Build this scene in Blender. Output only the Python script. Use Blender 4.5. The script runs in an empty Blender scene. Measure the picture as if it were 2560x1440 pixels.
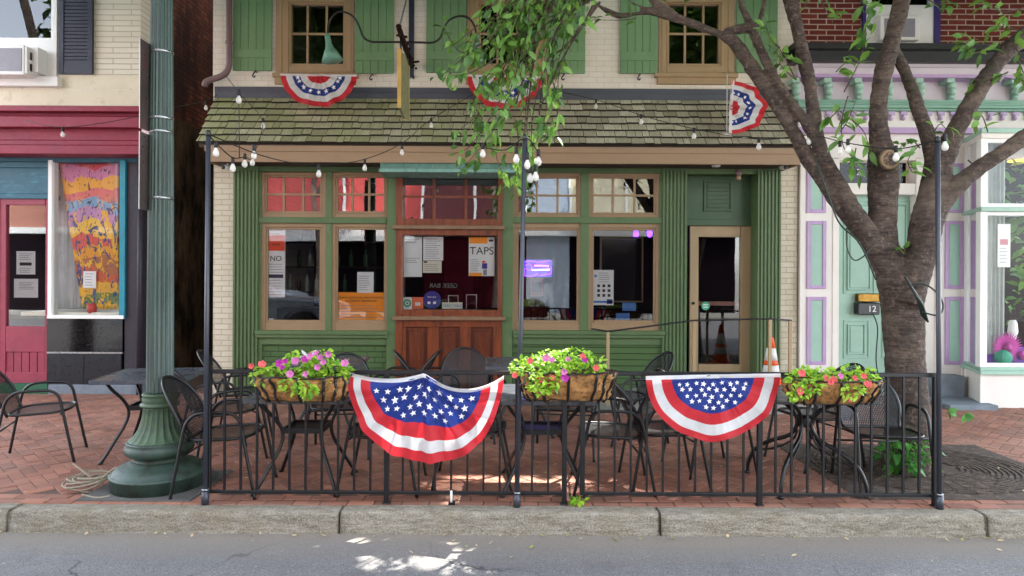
import bpy, math, random
from math import sin, cos, pi, radians, sqrt
from mathutils import Vector, Matrix, noise
random.seed(7)
SC = bpy.context.scene
COL = SC.collection
V = Vector

# ------------------------------------------------------------ camera, sky, sun
F, CX, HY, EYE = 1707.0, 1280.0, 680.0, 1.7       # focal length in photo pixels, principal point, eye height
ROLL = radians(0.30)
cd = bpy.data.cameras.new("camera"); cam = bpy.data.objects.new("camera", cd); COL.objects.link(cam)
cd.sensor_width = 36; cd.lens = F/2560*36; cd.shift_y = -40/2560; cd.clip_end = 400; cd.clip_start = .05
cam.matrix_world = Matrix.Translation((0, 0, EYE)) @ Matrix.Rotation(pi/2, 4, 'X') @ Matrix.Rotation(ROLL, 4, 'Z')
SC.camera = cam
SUN_EL, SUN_AZ = radians(60), radians(35)          # azimuth from +Y towards +X
w = bpy.data.worlds.new("World"); SC.world = w; w.use_nodes = True
nt = w.node_tree; sky = nt.nodes.new('ShaderNodeTexSky'); sky.sky_type = 'NISHITA'; sky.sun_disc = False
sky.sun_elevation = SUN_EL; sky.sun_rotation = SUN_AZ
hs = nt.nodes.new('ShaderNodeHueSaturation'); hs.inputs['Saturation'].default_value = .38
nt.links.new(sky.outputs[0], hs.inputs['Color']); nt.links.new(hs.outputs[0], nt.nodes['Background'].inputs[0])
nt.nodes['Background'].inputs[1].default_value = .15
sl = bpy.data.lights.new("sun", 'SUN'); so = bpy.data.objects.new("sun", sl); COL.objects.link(so)
sl.energy = 2.1; sl.angle = radians(.53); sl.color = (1, .95, .86)
SUN_DIR = V((sin(SUN_AZ)*cos(SUN_EL), cos(SUN_AZ)*cos(SUN_EL), sin(SUN_EL)))
so.rotation_euler = SUN_DIR.to_track_quat('Z', 'Y').to_euler()
SC.view_settings.view_transform = 'Standard'; SC.view_settings.look = 'None'
SC.view_settings.exposure = 3.2
SC.cycles.transparent_max_bounces = 24; SC.cycles.max_bounces = 8

# ------------------------------------------------------------ pixel -> place
def unroll(px, py):
    dx, dy = px-CX, py-HY; c, s = cos(ROLL), sin(ROLL)
    return dx*c+dy*s, -dx*s+dy*c
def at(px, py, Y):
    u, v = unroll(px, py); return V((u*Y/F, Y, EYE-v*Y/F))
def gnd(px, py, z=0):
    u, v = unroll(px, py); return at(px, py, F*(EYE-z)/v)
def rect(x0, y0, x1, y1, Y):
    cx, cy = (x0+x1)/2, (y0+y1)/2
    return at(x0, cy, Y).x, at(x1, cy, Y).x, at(cx, y1, Y).z, at(cx, y0, Y).z

# ------------------------------------------------------------ mesh builder
def catmull(pts, k=4):
    out = []; n = len(pts)
    for i in range(n-1):
        p0, p1, p2, p3 = pts[max(i-1, 0)], pts[i], pts[i+1], pts[min(i+2, n-1)]
        for j in range(k):
            t = j/k; t2 = t*t; t3 = t2*t
            out.append(p0*(-.5*t3+t2-.5*t)+p1*(1.5*t3-2.5*t2+1)+p2*(-1.5*t3+2*t2+.5*t)+p3*(.5*t3-.5*t2))
    out.append(pts[-1].copy()); return out

class MB:
    def __init__(s): s.v = []; s.f = []; s.m = []; s.sm = []; s.uv = []
    def add(s, vs, fs, mi=0, smooth=False, uvs=None):
        o = len(s.v); s.v += [V(p) for p in vs]
        for i, f in enumerate(fs):
            s.f.append([a+o for a in f]); s.m.append(mi[i] if isinstance(mi, list) else mi); s.sm.append(smooth)
            s.uv.append(uvs[i] if uvs else None)
        return s
    def box(s, x0, x1, y0, y1, z0, z1, mi=0, M=None):
        vs = [V(p) for p in ((x0,y0,z0),(x1,y0,z0),(x1,y1,z0),(x0,y1,z0),(x0,y0,z1),(x1,y0,z1),(x1,y1,z1),(x0,y1,z1))]
        if M: vs = [M @ p for p in vs]
        return s.add(vs, [(0,3,2,1),(4,5,6,7),(0,1,5,4),(1,2,6,5),(2,3,7,6),(3,0,4,7)], mi)
    def pbox(s, x0, y0, x1, y1, Yf, Yb, mi=0):          # box whose front face covers a photo rectangle on plane Yf
        X0, X1, Z0, Z1 = rect(x0, y0, x1, y1, Yf)
        return s.box(X0, X1, Yf, Yb, Z0, Z1, mi)
    def tube(s, pts, r, n=8, mi=0, closed=False, flat=1.0):
        pts = [V(p) for p in pts]; N = len(pts)
        rs = r if isinstance(r, (list, tuple)) else [r]*N
        vs = []; fs = []; up = None
        for i, p in enumerate(pts):
            if closed: t = pts[(i+1) % N]-pts[i-1]
            else: t = pts[min(i+1, N-1)]-pts[max(i-1, 0)]
            if t.length < 1e-9: t = V((0, 0, 1))
            t.normalize()
            if up is None: up = V((0, 0, 1)) if abs(t.z) < .9 else V((1, 0, 0))
            a = up-t*up.dot(t)
            if a.length < 1e-6: a = t.orthogonal()
            a.normalize(); up = a; b = t.cross(a)
            for k in range(n):
                an = 2*pi*k/n; vs.append(p+(a*cos(an)*flat+b*sin(an))*rs[i])
        for i in range(N if closed else N-1):
            for k in range(n):
                j = (i+1) % N
                fs.append((i*n+k, i*n+(k+1) % n, j*n+(k+1) % n, j*n+k))
        if not closed:
            fs.append(tuple(range(n))[::-1]); fs.append(tuple((N-1)*n+k for k in range(n)))
        return s.add(vs, fs, mi, True)
    def bar(s, a, b, r, n=8, mi=0): return s.tube([a, b], r, n, mi)
    def lathe(s, prof, c=(0, 0, 0), n=32, mi=0, smooth=True, M=None):    # prof (r, z[, flute depth])
        vs = []; fs = []
        for q in prof:
            r, z = q[0], q[1]; fl = q[2] if len(q) > 2 else 0
            for k in range(n):
                a = 2*pi*k/n; rr = r-fl*abs(sin(a*10))**.7 if fl else r
                p = V((rr*cos(a), rr*sin(a), z)); vs.append((M @ p if M else p)+V(c))
        N = len(prof)
        for i in range(N-1):
            for k in range(n): fs.append((i*n+k, i*n+(k+1) % n, (i+1)*n+(k+1) % n, (i+1)*n+k))
        if prof[0][0] > 1e-4: fs.append(tuple(range(n))[::-1])
        if prof[-1][0] > 1e-4: fs.append(tuple((N-1)*n+k for k in range(n)))
        return s.add(vs, fs, mi, smooth)
    def prism(s, poly, z0, z1, mi=0, T=None):             # poly in (a, b), extruded along the third axis
        n = len(poly); T = T or (lambda a, b, c: V((a, b, c)))
        vs = [T(a, b, z0) for a, b in poly]+[T(a, b, z1) for a, b in poly]
        fs = [tuple(range(n))[::-1], tuple(range(n, 2*n))]+[(i, (i+1) % n, n+(i+1) % n, n+i) for i in range(n)]
        return s.add(vs, fs, mi)
    def grid(s, fn, nu, nv, mi=0, smooth=True, uvf=None):
        vs = [fn(i/nu, j/nv) for j in range(nv+1) for i in range(nu+1)]
        fs = []; uvs = []; mm = []
        for j in range(nv):
            for i in range(nu):
                a = j*(nu+1)+i; fs.append((a, a+1, a+nu+2, a+nu+1))
                mm.append(mi(i, j) if callable(mi) else mi)
                if uvf: uvs.append([uvf(i/nu, j/nv), uvf((i+1)/nu, j/nv), uvf((i+1)/nu, (j+1)/nv), uvf(i/nu, (j+1)/nv)])
        return s.add(vs, fs, mm, smooth, uvs if uvf else None)
    def leaf(s, p, d, up, L, W, mi=0, droop=.25):
        d = d.normalized(); sd = d.cross(up)
        if sd.length < 1e-4: sd = d.orthogonal()
        sd.normalize(); nrm = sd.cross(d)
        m1 = p+d*L*.3; m2 = p+d*L*.65-nrm*L*droop*.3; tip = p+d*L-nrm*L*droop
        vs = [p, m1+sd*W*.42+nrm*W*.14, m2+sd*W*.45+nrm*W*.12, tip, m2-sd*W*.45+nrm*W*.12, m1-sd*W*.42+nrm*W*.14, m1, m2]
        s.add(vs, [(0,1,6),(1,2,7,6),(2,3,7),(3,4,7),(4,5,6,7),(5,0,6)], mi, True)
    def build(s, name, mats, parent=None, bevel=0, local=False):
        me = bpy.data.meshes.new(name)
        off = V((0, 0, 0))
        if parent and not local:
            q = parent
            while q: off += q.location; q = q.parent
        me.from_pydata([tuple(p-off) for p in s.v], [], s.f)
        if not isinstance(mats, (list, tuple)): mats = [mats]
        for m in mats: me.materials.append(m)
        me.polygons.foreach_set('material_index', s.m); me.polygons.foreach_set('use_smooth', s.sm)
        if any(u is not None for u in s.uv):
            ul = me.uv_layers.new(name='UVMap'); i = 0
            for f, u in zip(s.f, s.uv):
                for k in range(len(f)):
                    ul.data[i].uv = u[k] if u else (0, 0); i += 1
        me.update()
        o = bpy.data.objects.new(name, me); COL.objects.link(o)
        if parent: o.parent = parent
        if bevel:
            b = o.modifiers.new('bevel', 'BEVEL'); b.width = bevel; b.segments = 1; b.limit_method = 'ANGLE'; b.angle_limit = radians(50)
        return o

def tag(o, label=None, cat=None, group=None, kind=None):
    if label: o['label'] = label
    if cat: o['category'] = cat
    if group: o['group'] = group
    if kind: o['kind'] = kind
    return o
def thing(name, label, cat, loc=(0, 0, 0), group=None):
    o = bpy.data.objects.new(name, None); COL.objects.link(o); o.location = loc; o.empty_display_size = .2
    return tag(o, label, cat, group)
def part(name, parent, loc=(0, 0, 0)):
    o = bpy.data.objects.new(name, None); COL.objects.link(o); o.parent = parent; return o
def copy_tree(o, parent=None):
    c = o.copy(); COL.objects.link(c)
    if parent: c.parent = parent
    for ch in list(o.children): copy_tree(ch, c)
    return c

# ------------------------------------------------------------ materials
def lin(h):
    h = h.lstrip('#'); r = []
    for i in (0, 2, 4):
        c = int(h[i:i+2], 16)/255; r.append(c/12.92 if c <= .04045 else ((c+.055)/1.055)**2.4)
    return tuple(r)
def nodes(name):
    m = bpy.data.materials.new(name); m.use_nodes = True; t = m.node_tree
    return m, t, t.nodes['Principled BSDF'], t.nodes['Material Output']
def N(t, typ, **kw):
    n = t.nodes.new(typ)
    for k, v in kw.items():
        if k in n.inputs: n.inputs[k].default_value = v
        else: setattr(n, k, v)
    return n
def rgba(c): return (c[0], c[1], c[2], 1)
def scl(c, k): return tuple(min(1, x*k) for x in c)
def mixc(t, fac, a, b, mode='MIX'):
    n = t.nodes.new('ShaderNodeMix'); n.data_type = 'RGBA'; n.blend_type = mode
    for sock, val in ((n.inputs[0], fac), (n.inputs[6], a), (n.inputs[7], b)):
        if isinstance(val, (int, float)): sock.default_value = val
        elif isinstance(val, tuple): sock.default_value = rgba(val)
        else: t.links.new(val, sock)
    return n.outputs[2]
def ramp(t, x, lo, hi, a=0.0, b=1.0):
    n = N(t, 'ShaderNodeMapRange'); n.inputs[1].default_value = lo; n.inputs[2].default_value = hi
    n.inputs[3].default_value = a; n.inputs[4].default_value = b; t.links.new(x, n.inputs[0]); return n.outputs[0]
def noise_(t, vec, scale, detail=5, rough=.6, dist=0):
    n = N(t, 'ShaderNodeTexNoise', Scale=scale, Detail=detail, Roughness=rough, Distortion=dist); t.links.new(vec, n.inputs['Vector']); return n.outputs[0]
def pos(t, sc=None):
    g = N(t, 'ShaderNodeNewGeometry')
    if not sc: return g.outputs['Position']
    m = N(t, 'ShaderNodeMapping'); m.inputs['Scale'].default_value = sc; t.links.new(g.outputs['Position'], m.inputs['Vector']); return m.outputs[0]
def bump_(t, h, strength, dist, bsdf):
    b = N(t, 'ShaderNodeBump', Strength=strength, Distance=dist); t.links.new(h, b.inputs['Height']); t.links.new(b.outputs[0], bsdf.inputs['Normal']); return b
def mat(name, col, rough=.55, metal=0, var=.2, vs=5, bump=.25, bs=60, col2=None, amt=.5, stretch=None, spec=.5, island=0):
    if isinstance(col, str): col = lin(col)
    if isinstance(col2, str): col2 = lin(col2)
    m, t, b, o = nodes(name)
    P = pos(t, stretch)
    n1 = noise_(t, P, vs, 6, .65); n2 = noise_(t, pos(t), vs*7, 4, .6)
    c = mixc(t, ramp(t, n1, .35, .7), scl(col, 1+var*.4), scl(col, 1-var))
    c = mixc(t, ramp(t, n2, .3, .75, 0, .5), c, scl(col, 1-var*.6))
    if col2: c = mixc(t, ramp(t, noise_(t, P, vs*1.7, 8, .7), .62-amt*.25, .75-amt*.2, 0, .9), c, col2)
    if island:
        g = N(t, 'ShaderNodeNewGeometry'); r = ramp(t, g.outputs['Random Per Island'], 0, 1, 1-island, 1+island*.6)
        mm = N(t, 'ShaderNodeVectorMath', operation='SCALE'); t.links.new(c, mm.inputs[0]); t.links.new(r, mm.inputs['Scale']); c = mm.outputs[0]
    t.links.new(c, b.inputs['Base Color'])
    t.links.new(ramp(t, n2, .3, .7, max(0, rough-.1), min(1, rough+.1)), b.inputs['Roughness'])
    b.inputs['Metallic'].default_value = metal; b.inputs['Specular IOR Level'].default_value = spec
    if bump: bump_(t, noise_(t, P, bs, 4, .6), bump, .004, b)
    return m
def brick(name, c1, c2, mortar, bw=.21, bh=.0745, ms=.008, axis='X', bump=.6, rough=.8, var=.25, stain=None, stain_amt=.4, moff=0):
    c1, c2, mortar = [lin(c) if isinstance(c, str) else c for c in (c1, c2, mortar)]
    m, t, b, o = nodes(name)
    g = N(t, 'ShaderNodeNewGeometry'); sx = N(t, 'ShaderNodeSeparateXYZ'); t.links.new(g.outputs['Position'], sx.inputs[0])
    cv = N(t, 'ShaderNodeCombineXYZ'); t.links.new(sx.outputs[axis], cv.inputs[0]); t.links.new(sx.outputs['Z'], cv.inputs[1])
    # slightly wavy courses
    wn = N(t, 'ShaderNodeTexNoise', Scale=1.5); t.links.new(g.outputs['Position'], wn.inputs['Vector'])
    wa = N(t, 'ShaderNodeVectorMath', operation='SCALE'); wa.inputs['Scale'].default_value = .012; t.links.new(wn.outputs['Color'], wa.inputs[0])
    ad = N(t, 'ShaderNodeVectorMath', operation='ADD'); t.links.new(cv.outputs[0], ad.inputs[0]); t.links.new(wa.outputs[0], ad.inputs[1])
    br = N(t, 'ShaderNodeTexBrick', Scale=1.0); br.inputs['Brick Width'].default_value = bw; br.inputs['Row Height'].default_value = bh
    br.inputs['Mortar Size'].default_value = ms; br.inputs['Mortar Smooth'].default_value = .4; br.inputs['Bias'].default_value = 0
    for k, c in (('Color1', c1), ('Color2', c2), ('Mortar', mortar)): br.inputs[k].default_value = rgba(c)
    t.links.new(ad.outputs[0], br.inputs['Vector'])
    n1 = noise_(t, pos(t), 1.3, 7, .65); n2 = noise_(t, pos(t), 30, 4)
    c = mixc(t, ramp(t, n1, .3, .75, 0, var), br.outputs['Color'], scl(c1, .45))
    c = mixc(t, ramp(t, n2, .35, .8, 0, var), c, scl(c2, .6))
    if stain:
        n3 = noise_(t, pos(t, (1, 1, .35)), 1.1, 8, .7); c = mixc(t, ramp(t, n3, .62-stain_amt*.3, .8-stain_amt*.3, 0, .85), c, lin(stain) if isinstance(stain, str) else stain)
    t.links.new(c, b.inputs['Base Color']); b.inputs['Roughness'].default_value = rough; b.inputs['Specular IOR Level'].default_value = .15
    iv = N(t, 'ShaderNodeMath', operation='MULTIPLY_ADD'); iv.inputs[1].default_value = -1; iv.inputs[2].default_value = 1; t.links.new(br.outputs['Fac'], iv.inputs[0])
    a2 = N(t, 'ShaderNodeMath', operation='MULTIPLY_ADD'); a2.inputs[1].default_value = .25; t.links.new(n2, a2.inputs[0]); t.links.new(iv.outputs[0], a2.inputs[2])
    bump_(t, a2.outputs[0], bump, .008, b); return m
def leafmat(name, c1, c2, trans=.35):
    m, t, b, o = nodes(name); g = N(t, 'ShaderNodeNewGeometry')
    c = mixc(t, g.outputs['Random Per Island'], lin(c1), lin(c2)); t.links.new(c, b.inputs['Base Color'])
    b.inputs['Roughness'].default_value = .42; b.inputs['Specular IOR Level'].default_value = .5
    tr = N(t, 'ShaderNodeBsdfTranslucent'); t.links.new(mixc(t, .5, c, (.35, .5, .06)), tr.inputs[0])
    mx = N(t, 'ShaderNodeMixShader', Fac=trans); t.links.new(b.outputs[0], mx.inputs[1]); t.links.new(tr.outputs[0], mx.inputs[2]); t.links.new(mx.outputs[0], o.inputs[0]); return m
def cloth(name, c, trans=.42):
    c = lin(c); m, t, b, o = nodes(name)
    cc = mixc(t, ramp(t, noise_(t, pos(t), 9, 5), .35, .7), c, scl(c, .86)); t.links.new(cc, b.inputs['Base Color']); b.inputs['Roughness'].default_value = .6
    b.inputs['Sheen Weight'].default_value = .15
    bump_(t, noise_(t, pos(t), 25, 5), .25, .01, b)
    tr = N(t, 'ShaderNodeBsdfTranslucent'); t.links.new(cc, tr.inputs[0])
    mx = N(t, 'ShaderNodeMixShader', Fac=trans); t.links.new(b.outputs[0], mx.inputs[1]); t.links.new(tr.outputs[0], mx.inputs[2]); t.links.new(mx.outputs[0], o.inputs[0]); return m
def glass(name, ior=1.9, tint=(.985, .99, .988), wob=.02, ws=2.2):
    m, t, b, o = nodes(name); t.nodes.remove(b)
    tr = N(t, 'ShaderNodeBsdfTransparent'); tr.inputs[0].default_value = rgba(tint)
    gl = N(t, 'ShaderNodeBsdfGlossy', Roughness=.01); gl.inputs[0].default_value = (.95, .97, 1, 1)
    fr = N(t, 'ShaderNodeFresnel', IOR=ior)
    bp = N(t, 'ShaderNodeBump', Strength=wob, Distance=.05); t.links.new(noise_(t, pos(t), ws, 1), bp.inputs['Height']); t.links.new(bp.outputs[0], gl.inputs['Normal'])
    mx = N(t, 'ShaderNodeMixShader'); t.links.new(fr.outputs[0], mx.inputs[0]); t.links.new(tr.outputs[0], mx.inputs[1]); t.links.new(gl.outputs[0], mx.inputs[2]); t.links.new(mx.outputs[0], o.inputs[0]); return m
def emit(name, c, s):
    m, t, b, o = nodes(name); c = lin(c) if isinstance(c, str) else c
    b.inputs['Base Color'].default_value = rgba(c); b.inputs['Emission Color'].default_value = rgba(c); b.inputs['Emission Strength'].default_value = s; return m

cream = brick('cream_brick', '#ebe4d6', '#e6decd', '#d6cdba', ms=.005, bump=.45, var=.08, rough=.7, stain='#bdae90', stain_amt=.12)
cream_low = brick('cream_brick_weathered', '#d9d0bd', '#d0c5ae', '#b5a88f', ms=.006, bump=.7, var=.15, stain='#9b8c70', stain_amt=.3)
cream_left = brick('cream_brick_ribbed', '#e9e3d2', '#e3dcc9', '#c4bca8', bw=.5, ms=.007, bump=.7, var=.1, stain='#c6baa0', stain_amt=.2)
red_brick = brick('red_brick', '#7d3a30', '#64302a', '#c0aa9c', bw=.24, bh=.0745, ms=.01, var=.3)
alley_brick = brick('alley_brick', '#b06545', '#6d3f2a', '#44322a', axis='Y', bw=.2, bh=.075, ms=.011, var=.6, stain='#1d130e', stain_amt=.8, bump=.4, rough=1)
green_brick = brick('green_painted_brick', '#556d46', '#4f663f', '#3d5034', bw=.22, bh=.075, ms=.007, bump=.9, var=.15)
stucco = mat('mouldy_stucco', '#5a4937', .9, var=.5, vs=1.2, col2='#15110d', amt=.7, bump=.5, bs=25, stretch=(1, 1, .4), spec=.05)
green = mat('green_paint', '#536b42', .5, var=.22, vs=3, stretch=(1, 1, .3), bump=.2, bs=40, col2='#7d9270', amt=-.1)
green_dk = mat('green_paint_deep', '#3a5536', .5, var=.15, vs=3, bump=.15)
shutter_g = mat('shutter_green_paint', '#71966a', .5, var=.18, vs=2, stretch=(1, 1, .2), bump=.25, bs=50, col2='#98b394', amt=-.15)
tan = mat('tan_paint', '#a9906c', .55, var=.14, vs=3, stretch=(1, 1, .3), bump=.2)
frame_b = mat('brown_frame_paint', '#94795a', .5, var=.15, vs=4, bump=.15)
fascia_m = mat('brown_fascia_paint', '#9b7f62', .6, var=.14, vs=3, stretch=(.3, 1, 1), bump=.2)
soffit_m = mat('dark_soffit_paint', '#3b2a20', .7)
wood = mat('varnished_wood', '#7d3d1e', .35, var=.4, vs=3, stretch=(4, 1, .4), bump=.2, bs=30, col2='#4a2011', amt=.45)
wood_dk = mat('varnished_wood_panel', '#5c2a17', .35, var=.4, vs=3, stretch=(4, 1, .4), bump=.2, bs=30, col2='#8c4a22', amt=.2)
ledge_m = mat('worn_wood_ledge', '#7f6248', .5, var=.25, vs=6)
copper = mat('verdigris_copper', '#7aa396', .6, var=.25, vs=3, stretch=(3, 1, .4), col2='#4f8578', amt=.4)
flash_m = mat('grey_flashing', '#4f545e', .5, var=.3, vs=3, stretch=(.3, 1, 1), col2='#7d8188', amt=.15)
iron = mat('black_painted_iron', '#0b0c10', .38, var=.3, vs=30, bump=.15, bs=150, spec=.6)
pole_m = mat('dark_blue_grey_steel', '#333640', .4, var=.25, vs=8, bump=.1, spec=.6)
steel = mat('bare_steel', '#a8aaac', .3, metal=.9, var=.2)
white_p = mat('white_paint', '#e9e9e6', .5, var=.07, vs=3, bump=.15)
white_w = mat('warm_white_paint', '#e4ded6', .55, var=.09, vs=3, stretch=(1, 1, .4), bump=.15)
lav = mat('pale_lavender_paint', '#cfc4cb', .55, var=.1, vs=3)
lilac = mat('lilac_paint', '#b596bf', .5, var=.12)
mint = mat('mint_paint', '#9abdab', .5, var=.12, vs=3)
mint_d = mat('mint_trim_paint', '#7da893', .5, var=.12)
purple = mat('deep_purple_paint', '#33246b', .5)
crimson = mat('crimson_paint', '#8c2039', .55, var=.2, vs=3, stretch=(.4, 1, 1.5), col2='#7a1f36', amt=.35, bump=.3)
door_red = mat('faded_red_paint', '#943046', .5, var=.25, vs=4, col2='#7c2438', amt=.3, bump=.3)
teal = mat('teal_paint', '#1f5c70', .5, var=.3, vs=3, stretch=(.5, 1, 2), col2='#3f7f90', amt=.3)
teal_b = mat('bright_teal_paint', '#0f8297', .45, var=.2)
tile_k = mat('black_glass_tile', '#08090c', .08, var=.2, bump=0, spec=.7)
tile_n = mat('navy_slate_tile', '#10161f', .35, var=.4, vs=6)
plum = mat('plum_black_paint', '#2b2531', .55, var=.3, vs=4, bump=.5, bs=30)
navy = mat('navy_shutter_paint', '#2c3042', .5, var=.2)
grey_p = mat('grey_plastic', '#8d8b92', .5, var=.15, vs=6)
down_m = mat('brown_painted_metal', '#7a6363', .45, var=.15)
def granite_mat():
    m, t, b, o = nodes('granite'); mp = N(t, 'ShaderNodeMapping'); mp.inputs['Rotation'].default_value = (0, radians(35), 0); mp.inputs['Scale'].default_value = (5, 12, 26); t.links.new(pos(t), mp.inputs['Vector'])
    n1 = noise_(t, mp.outputs[0], 1.6, 7, .75); n2 = noise_(t, pos(t), 90, 4, .7); n3 = noise_(t, pos(t), 3, 6, .7)
    c = mixc(t, ramp(t, n1, .35, .66), lin('#a9a294'), lin('#746b5b')); c = mixc(t, ramp(t, n2, .5, .72, 0, .7), c, lin('#c3bbab')); c = mixc(t, ramp(t, n2, .48, .3, 0, .7), c, lin('#5f564a'))
    c = mixc(t, ramp(t, n3, .5, .75, 0, .6), c, lin('#857558')); t.links.new(c, b.inputs['Base Color']); b.inputs['Roughness'].default_value = .9
    b.inputs['Specular IOR Level'].default_value = .25
    a = N(t, 'ShaderNodeMath', operation='ADD'); t.links.new(n1, a.inputs[0]); t.links.new(n2, a.inputs[1]); bump_(t, a.outputs[0], 1.0, .014, b); return m
granite = granite_mat()
concrete = mat('concrete', '#97938c', .85, var=.25, vs=4, bump=.4, bs=50, col2='#6f6b66', amt=.35)
stone_dk = mat('blue_grey_stone', '#77808a', .8, var=.3, vs=5, bump=.5)
lamp_g = mat('green_lamp_post_paint', '#32473f', .38, var=.3, vs=5, stretch=(1, 1, .25), col2='#22332d', amt=.35, bump=.2)
lamp_moss = mat('weathered_green_iron', '#465c42', .55, var=.35, vs=6, col2='#34463c', amt=.45, bump=.4)
lamp_base = mat('dirty_green_iron', '#3b4f45', .5, var=.35, vs=5, col2='#2b2b24', amt=.5, bump=.4)
enamel = mat('mint_enamel', '#6f9f8b', .4, var=.15)
enamel_in = mat('rosy_enamel_inside', '#a98f86', .5)
yellow = mat('yellow_paint', '#c9a052', .5, var=.25, vs=8)
olive = mat('weathered_wood_sign', '#8b8a62', .7, var=.35, vs=6, col2='#5d5b3c', amt=.4)
rope = mat('beige_cable', '#958a76', .7, var=.2)
paper = mat('white_paper', '#e6e6e6', .6, var=.04, bump=.03)
paper_c = mat('cream_paper', '#d9d5c4', .6, var=.05, bump=.03)
blk = mat('black_ink', '#101012', .6, bump=0)
gry = mat('grey_ink', '#8a8c92', .6, bump=0)
ink_w = mat('white_ink', '#f0f0f0', .6, var=.02, bump=0)
ora = mat('orange_ink', '#ff9d1c', .6, var=.05, bump=0)
ora_r = mat('red_orange_ink', '#e2502c', .6, var=.05, bump=0)
blu = mat('blue_ink', '#23308f', .5, var=.05, bump=0)
lblu = mat('light_blue_ink', '#3f78c8', .5, var=.05, bump=0)
nvy = mat('navy_ink', '#23233f', .6, bump=0)
grn_s = mat('green_ink', '#3fa27c', .5, var=.05, bump=0)
pink = mat('magenta_paper', '#c03a9c', .6, var=.2)
purp = mat('purple_paper', '#7a3fb0', .6, var=.2)
tealp = mat('teal_paper', '#2f9c7c', .6, var=.2)
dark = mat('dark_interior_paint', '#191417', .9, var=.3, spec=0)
dark_red = mat('dark_red_interior', '#3f0f18', .8, var=.3, spec=.05)
dark_wood = mat('dark_interior_wood', '#2c1c14', .7, var=.3, spec=.1)
pane_m = glass('window_glass', ior=1.55, wob=.012, ws=1.2); pane_tr = glass('transom_glass', ior=2.25, wob=.02, ws=1.6)
pane_up = glass('upper_window_glass', ior=1.8, wob=.02, ws=1.5)
pane_clear = glass('shop_window_glass', ior=1.22, wob=.006)
cl_red, cl_white, cl_blue = cloth('red_cloth', '#e02c38'), cloth('white_cloth', '#f2f2f2'), cloth('blue_cloth', '#1e3a94')
star_m = cloth('star_cloth', '#ffffff', .1)
coir = mat('coconut_fibre', '#b3834c', .95, var=.6, vs=16, col2='#4a2e17', amt=.55, bump=1, bs=90)
leaf_lime = leafmat('bright_petunia_leaf', '#4f9312', '#b9dc46', .4)
leaf_tree = leafmat('cherry_leaf', '#23521f', '#79a64a', .3)
leaf_far = leafmat('canopy_leaf', '#2f5a22', '#5f8f35', .3)
leaf_ivy = leafmat('dark_vine_leaf', '#2a6a2a', '#4f9238', .3)
fl_pink, fl_mag, fl_cor = cloth('pink_petal', '#e07fc0', .3), cloth('magenta_petal', '#c030a8', .3), cloth('coral_petal', '#ef6a6a', .3)
cone_o = mat('orange_plastic', '#ee5a1e', .45, var=.1); cone_w = mat('white_reflective_band', '#e6e2de', .4, var=.12)
bulb_m = mat('frosted_bulb_glass', '#f2efe8', .15, var=.03, bump=0); bulb_m.node_tree.nodes['Principled BSDF'].inputs['Alpha'].default_value = .62; sock_m = mat('black_rubber', '#101012', .6)
moss_m = mat('moss', '#4b6a1f', .9, var=.4, vs=20)

def mesh_mat():
    m, t, b, o = nodes('perforated_black_metal')
    b.inputs['Base Color'].default_value = rgba(lin('#0e0f12')); b.inputs['Roughness'].default_value = .4
    uv = N(t, 'ShaderNodeUVMap'); sp = N(t, 'ShaderNodeSeparateXYZ'); t.links.new(uv.outputs[0], sp.inputs[0])
    res = []
    for s2 in (1, -1):
        a = N(t, 'ShaderNodeMath', operation='MULTIPLY'); a.inputs[1].default_value = 55; t.links.new(sp.outputs[0], a.inputs[0])
        c = N(t, 'ShaderNodeMath', operation='MULTIPLY_ADD'); c.inputs[1].default_value = 32*s2; t.links.new(sp.outputs[1], c.inputs[0]); t.links.new(a.outputs[0], c.inputs[2])
        f = N(t, 'ShaderNodeMath', operation='FRACT'); t.links.new(c.outputs[0], f.inputs[0]); res.append(f.outputs[0])
    mn = N(t, 'ShaderNodeMath', operation='MINIMUM'); t.links.new(res[0], mn.inputs[0]); t.links.new(res[1], mn.inputs[1])
    gt = N(t, 'ShaderNodeMath', operation='GREATER_THAN'); gt.inputs[1].default_value = .47; t.links.new(mn.outputs[0], gt.inputs[0])
    tr = N(t, 'ShaderNodeBsdfTransparent'); mx = N(t, 'ShaderNodeMixShader'); t.links.new(gt.outputs[0], mx.inputs[0]); t.links.new(b.outputs[0], mx.inputs[1]); t.links.new(tr.outputs[0], mx.inputs[2]); t.links.new(mx.outputs[0], o.inputs[0]); return m
perf = mesh_mat()

def bark_mat():
    m, t, b, o = nodes('cherry_bark')
    n1 = noise_(t, pos(t, (5, 5, 30)), 1.6, 6, .65, .4); n2 = noise_(t, pos(t), 26, 6, .7); n3 = noise_(t, pos(t), 3.5, 5)
    c = mixc(t, ramp(t, n1, .35, .7), lin('#5d4b42'), lin('#211815'))
    c = mixc(t, ramp(t, n2, .52, .72, 0, .85), c, lin('#8f7a66')); c = mixc(t, ramp(t, n3, .52, .7, 0, .7), c, lin('#3b342a'))
    c = mixc(t, ramp(t, noise_(t, pos(t), 7, 6), .62, .72, 0, .6), c, lin('#4d5226')); c = mixc(t, ramp(t, noise_(t, pos(t, (1, 1, 2)), 2.3, 7, .7), .5, .68, 0, .7), c, lin('#7d6b5c'))
    t.links.new(c, b.inputs['Base Color']); b.inputs['Roughness'].default_value = .8
    ad = N(t, 'ShaderNodeMath', operation='ADD'); t.links.new(n1, ad.inputs[0]); t.links.new(n2, ad.inputs[1]); bump_(t, ad.outputs[0], 1, .035, b); return m
bark = bark_mat()

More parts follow.
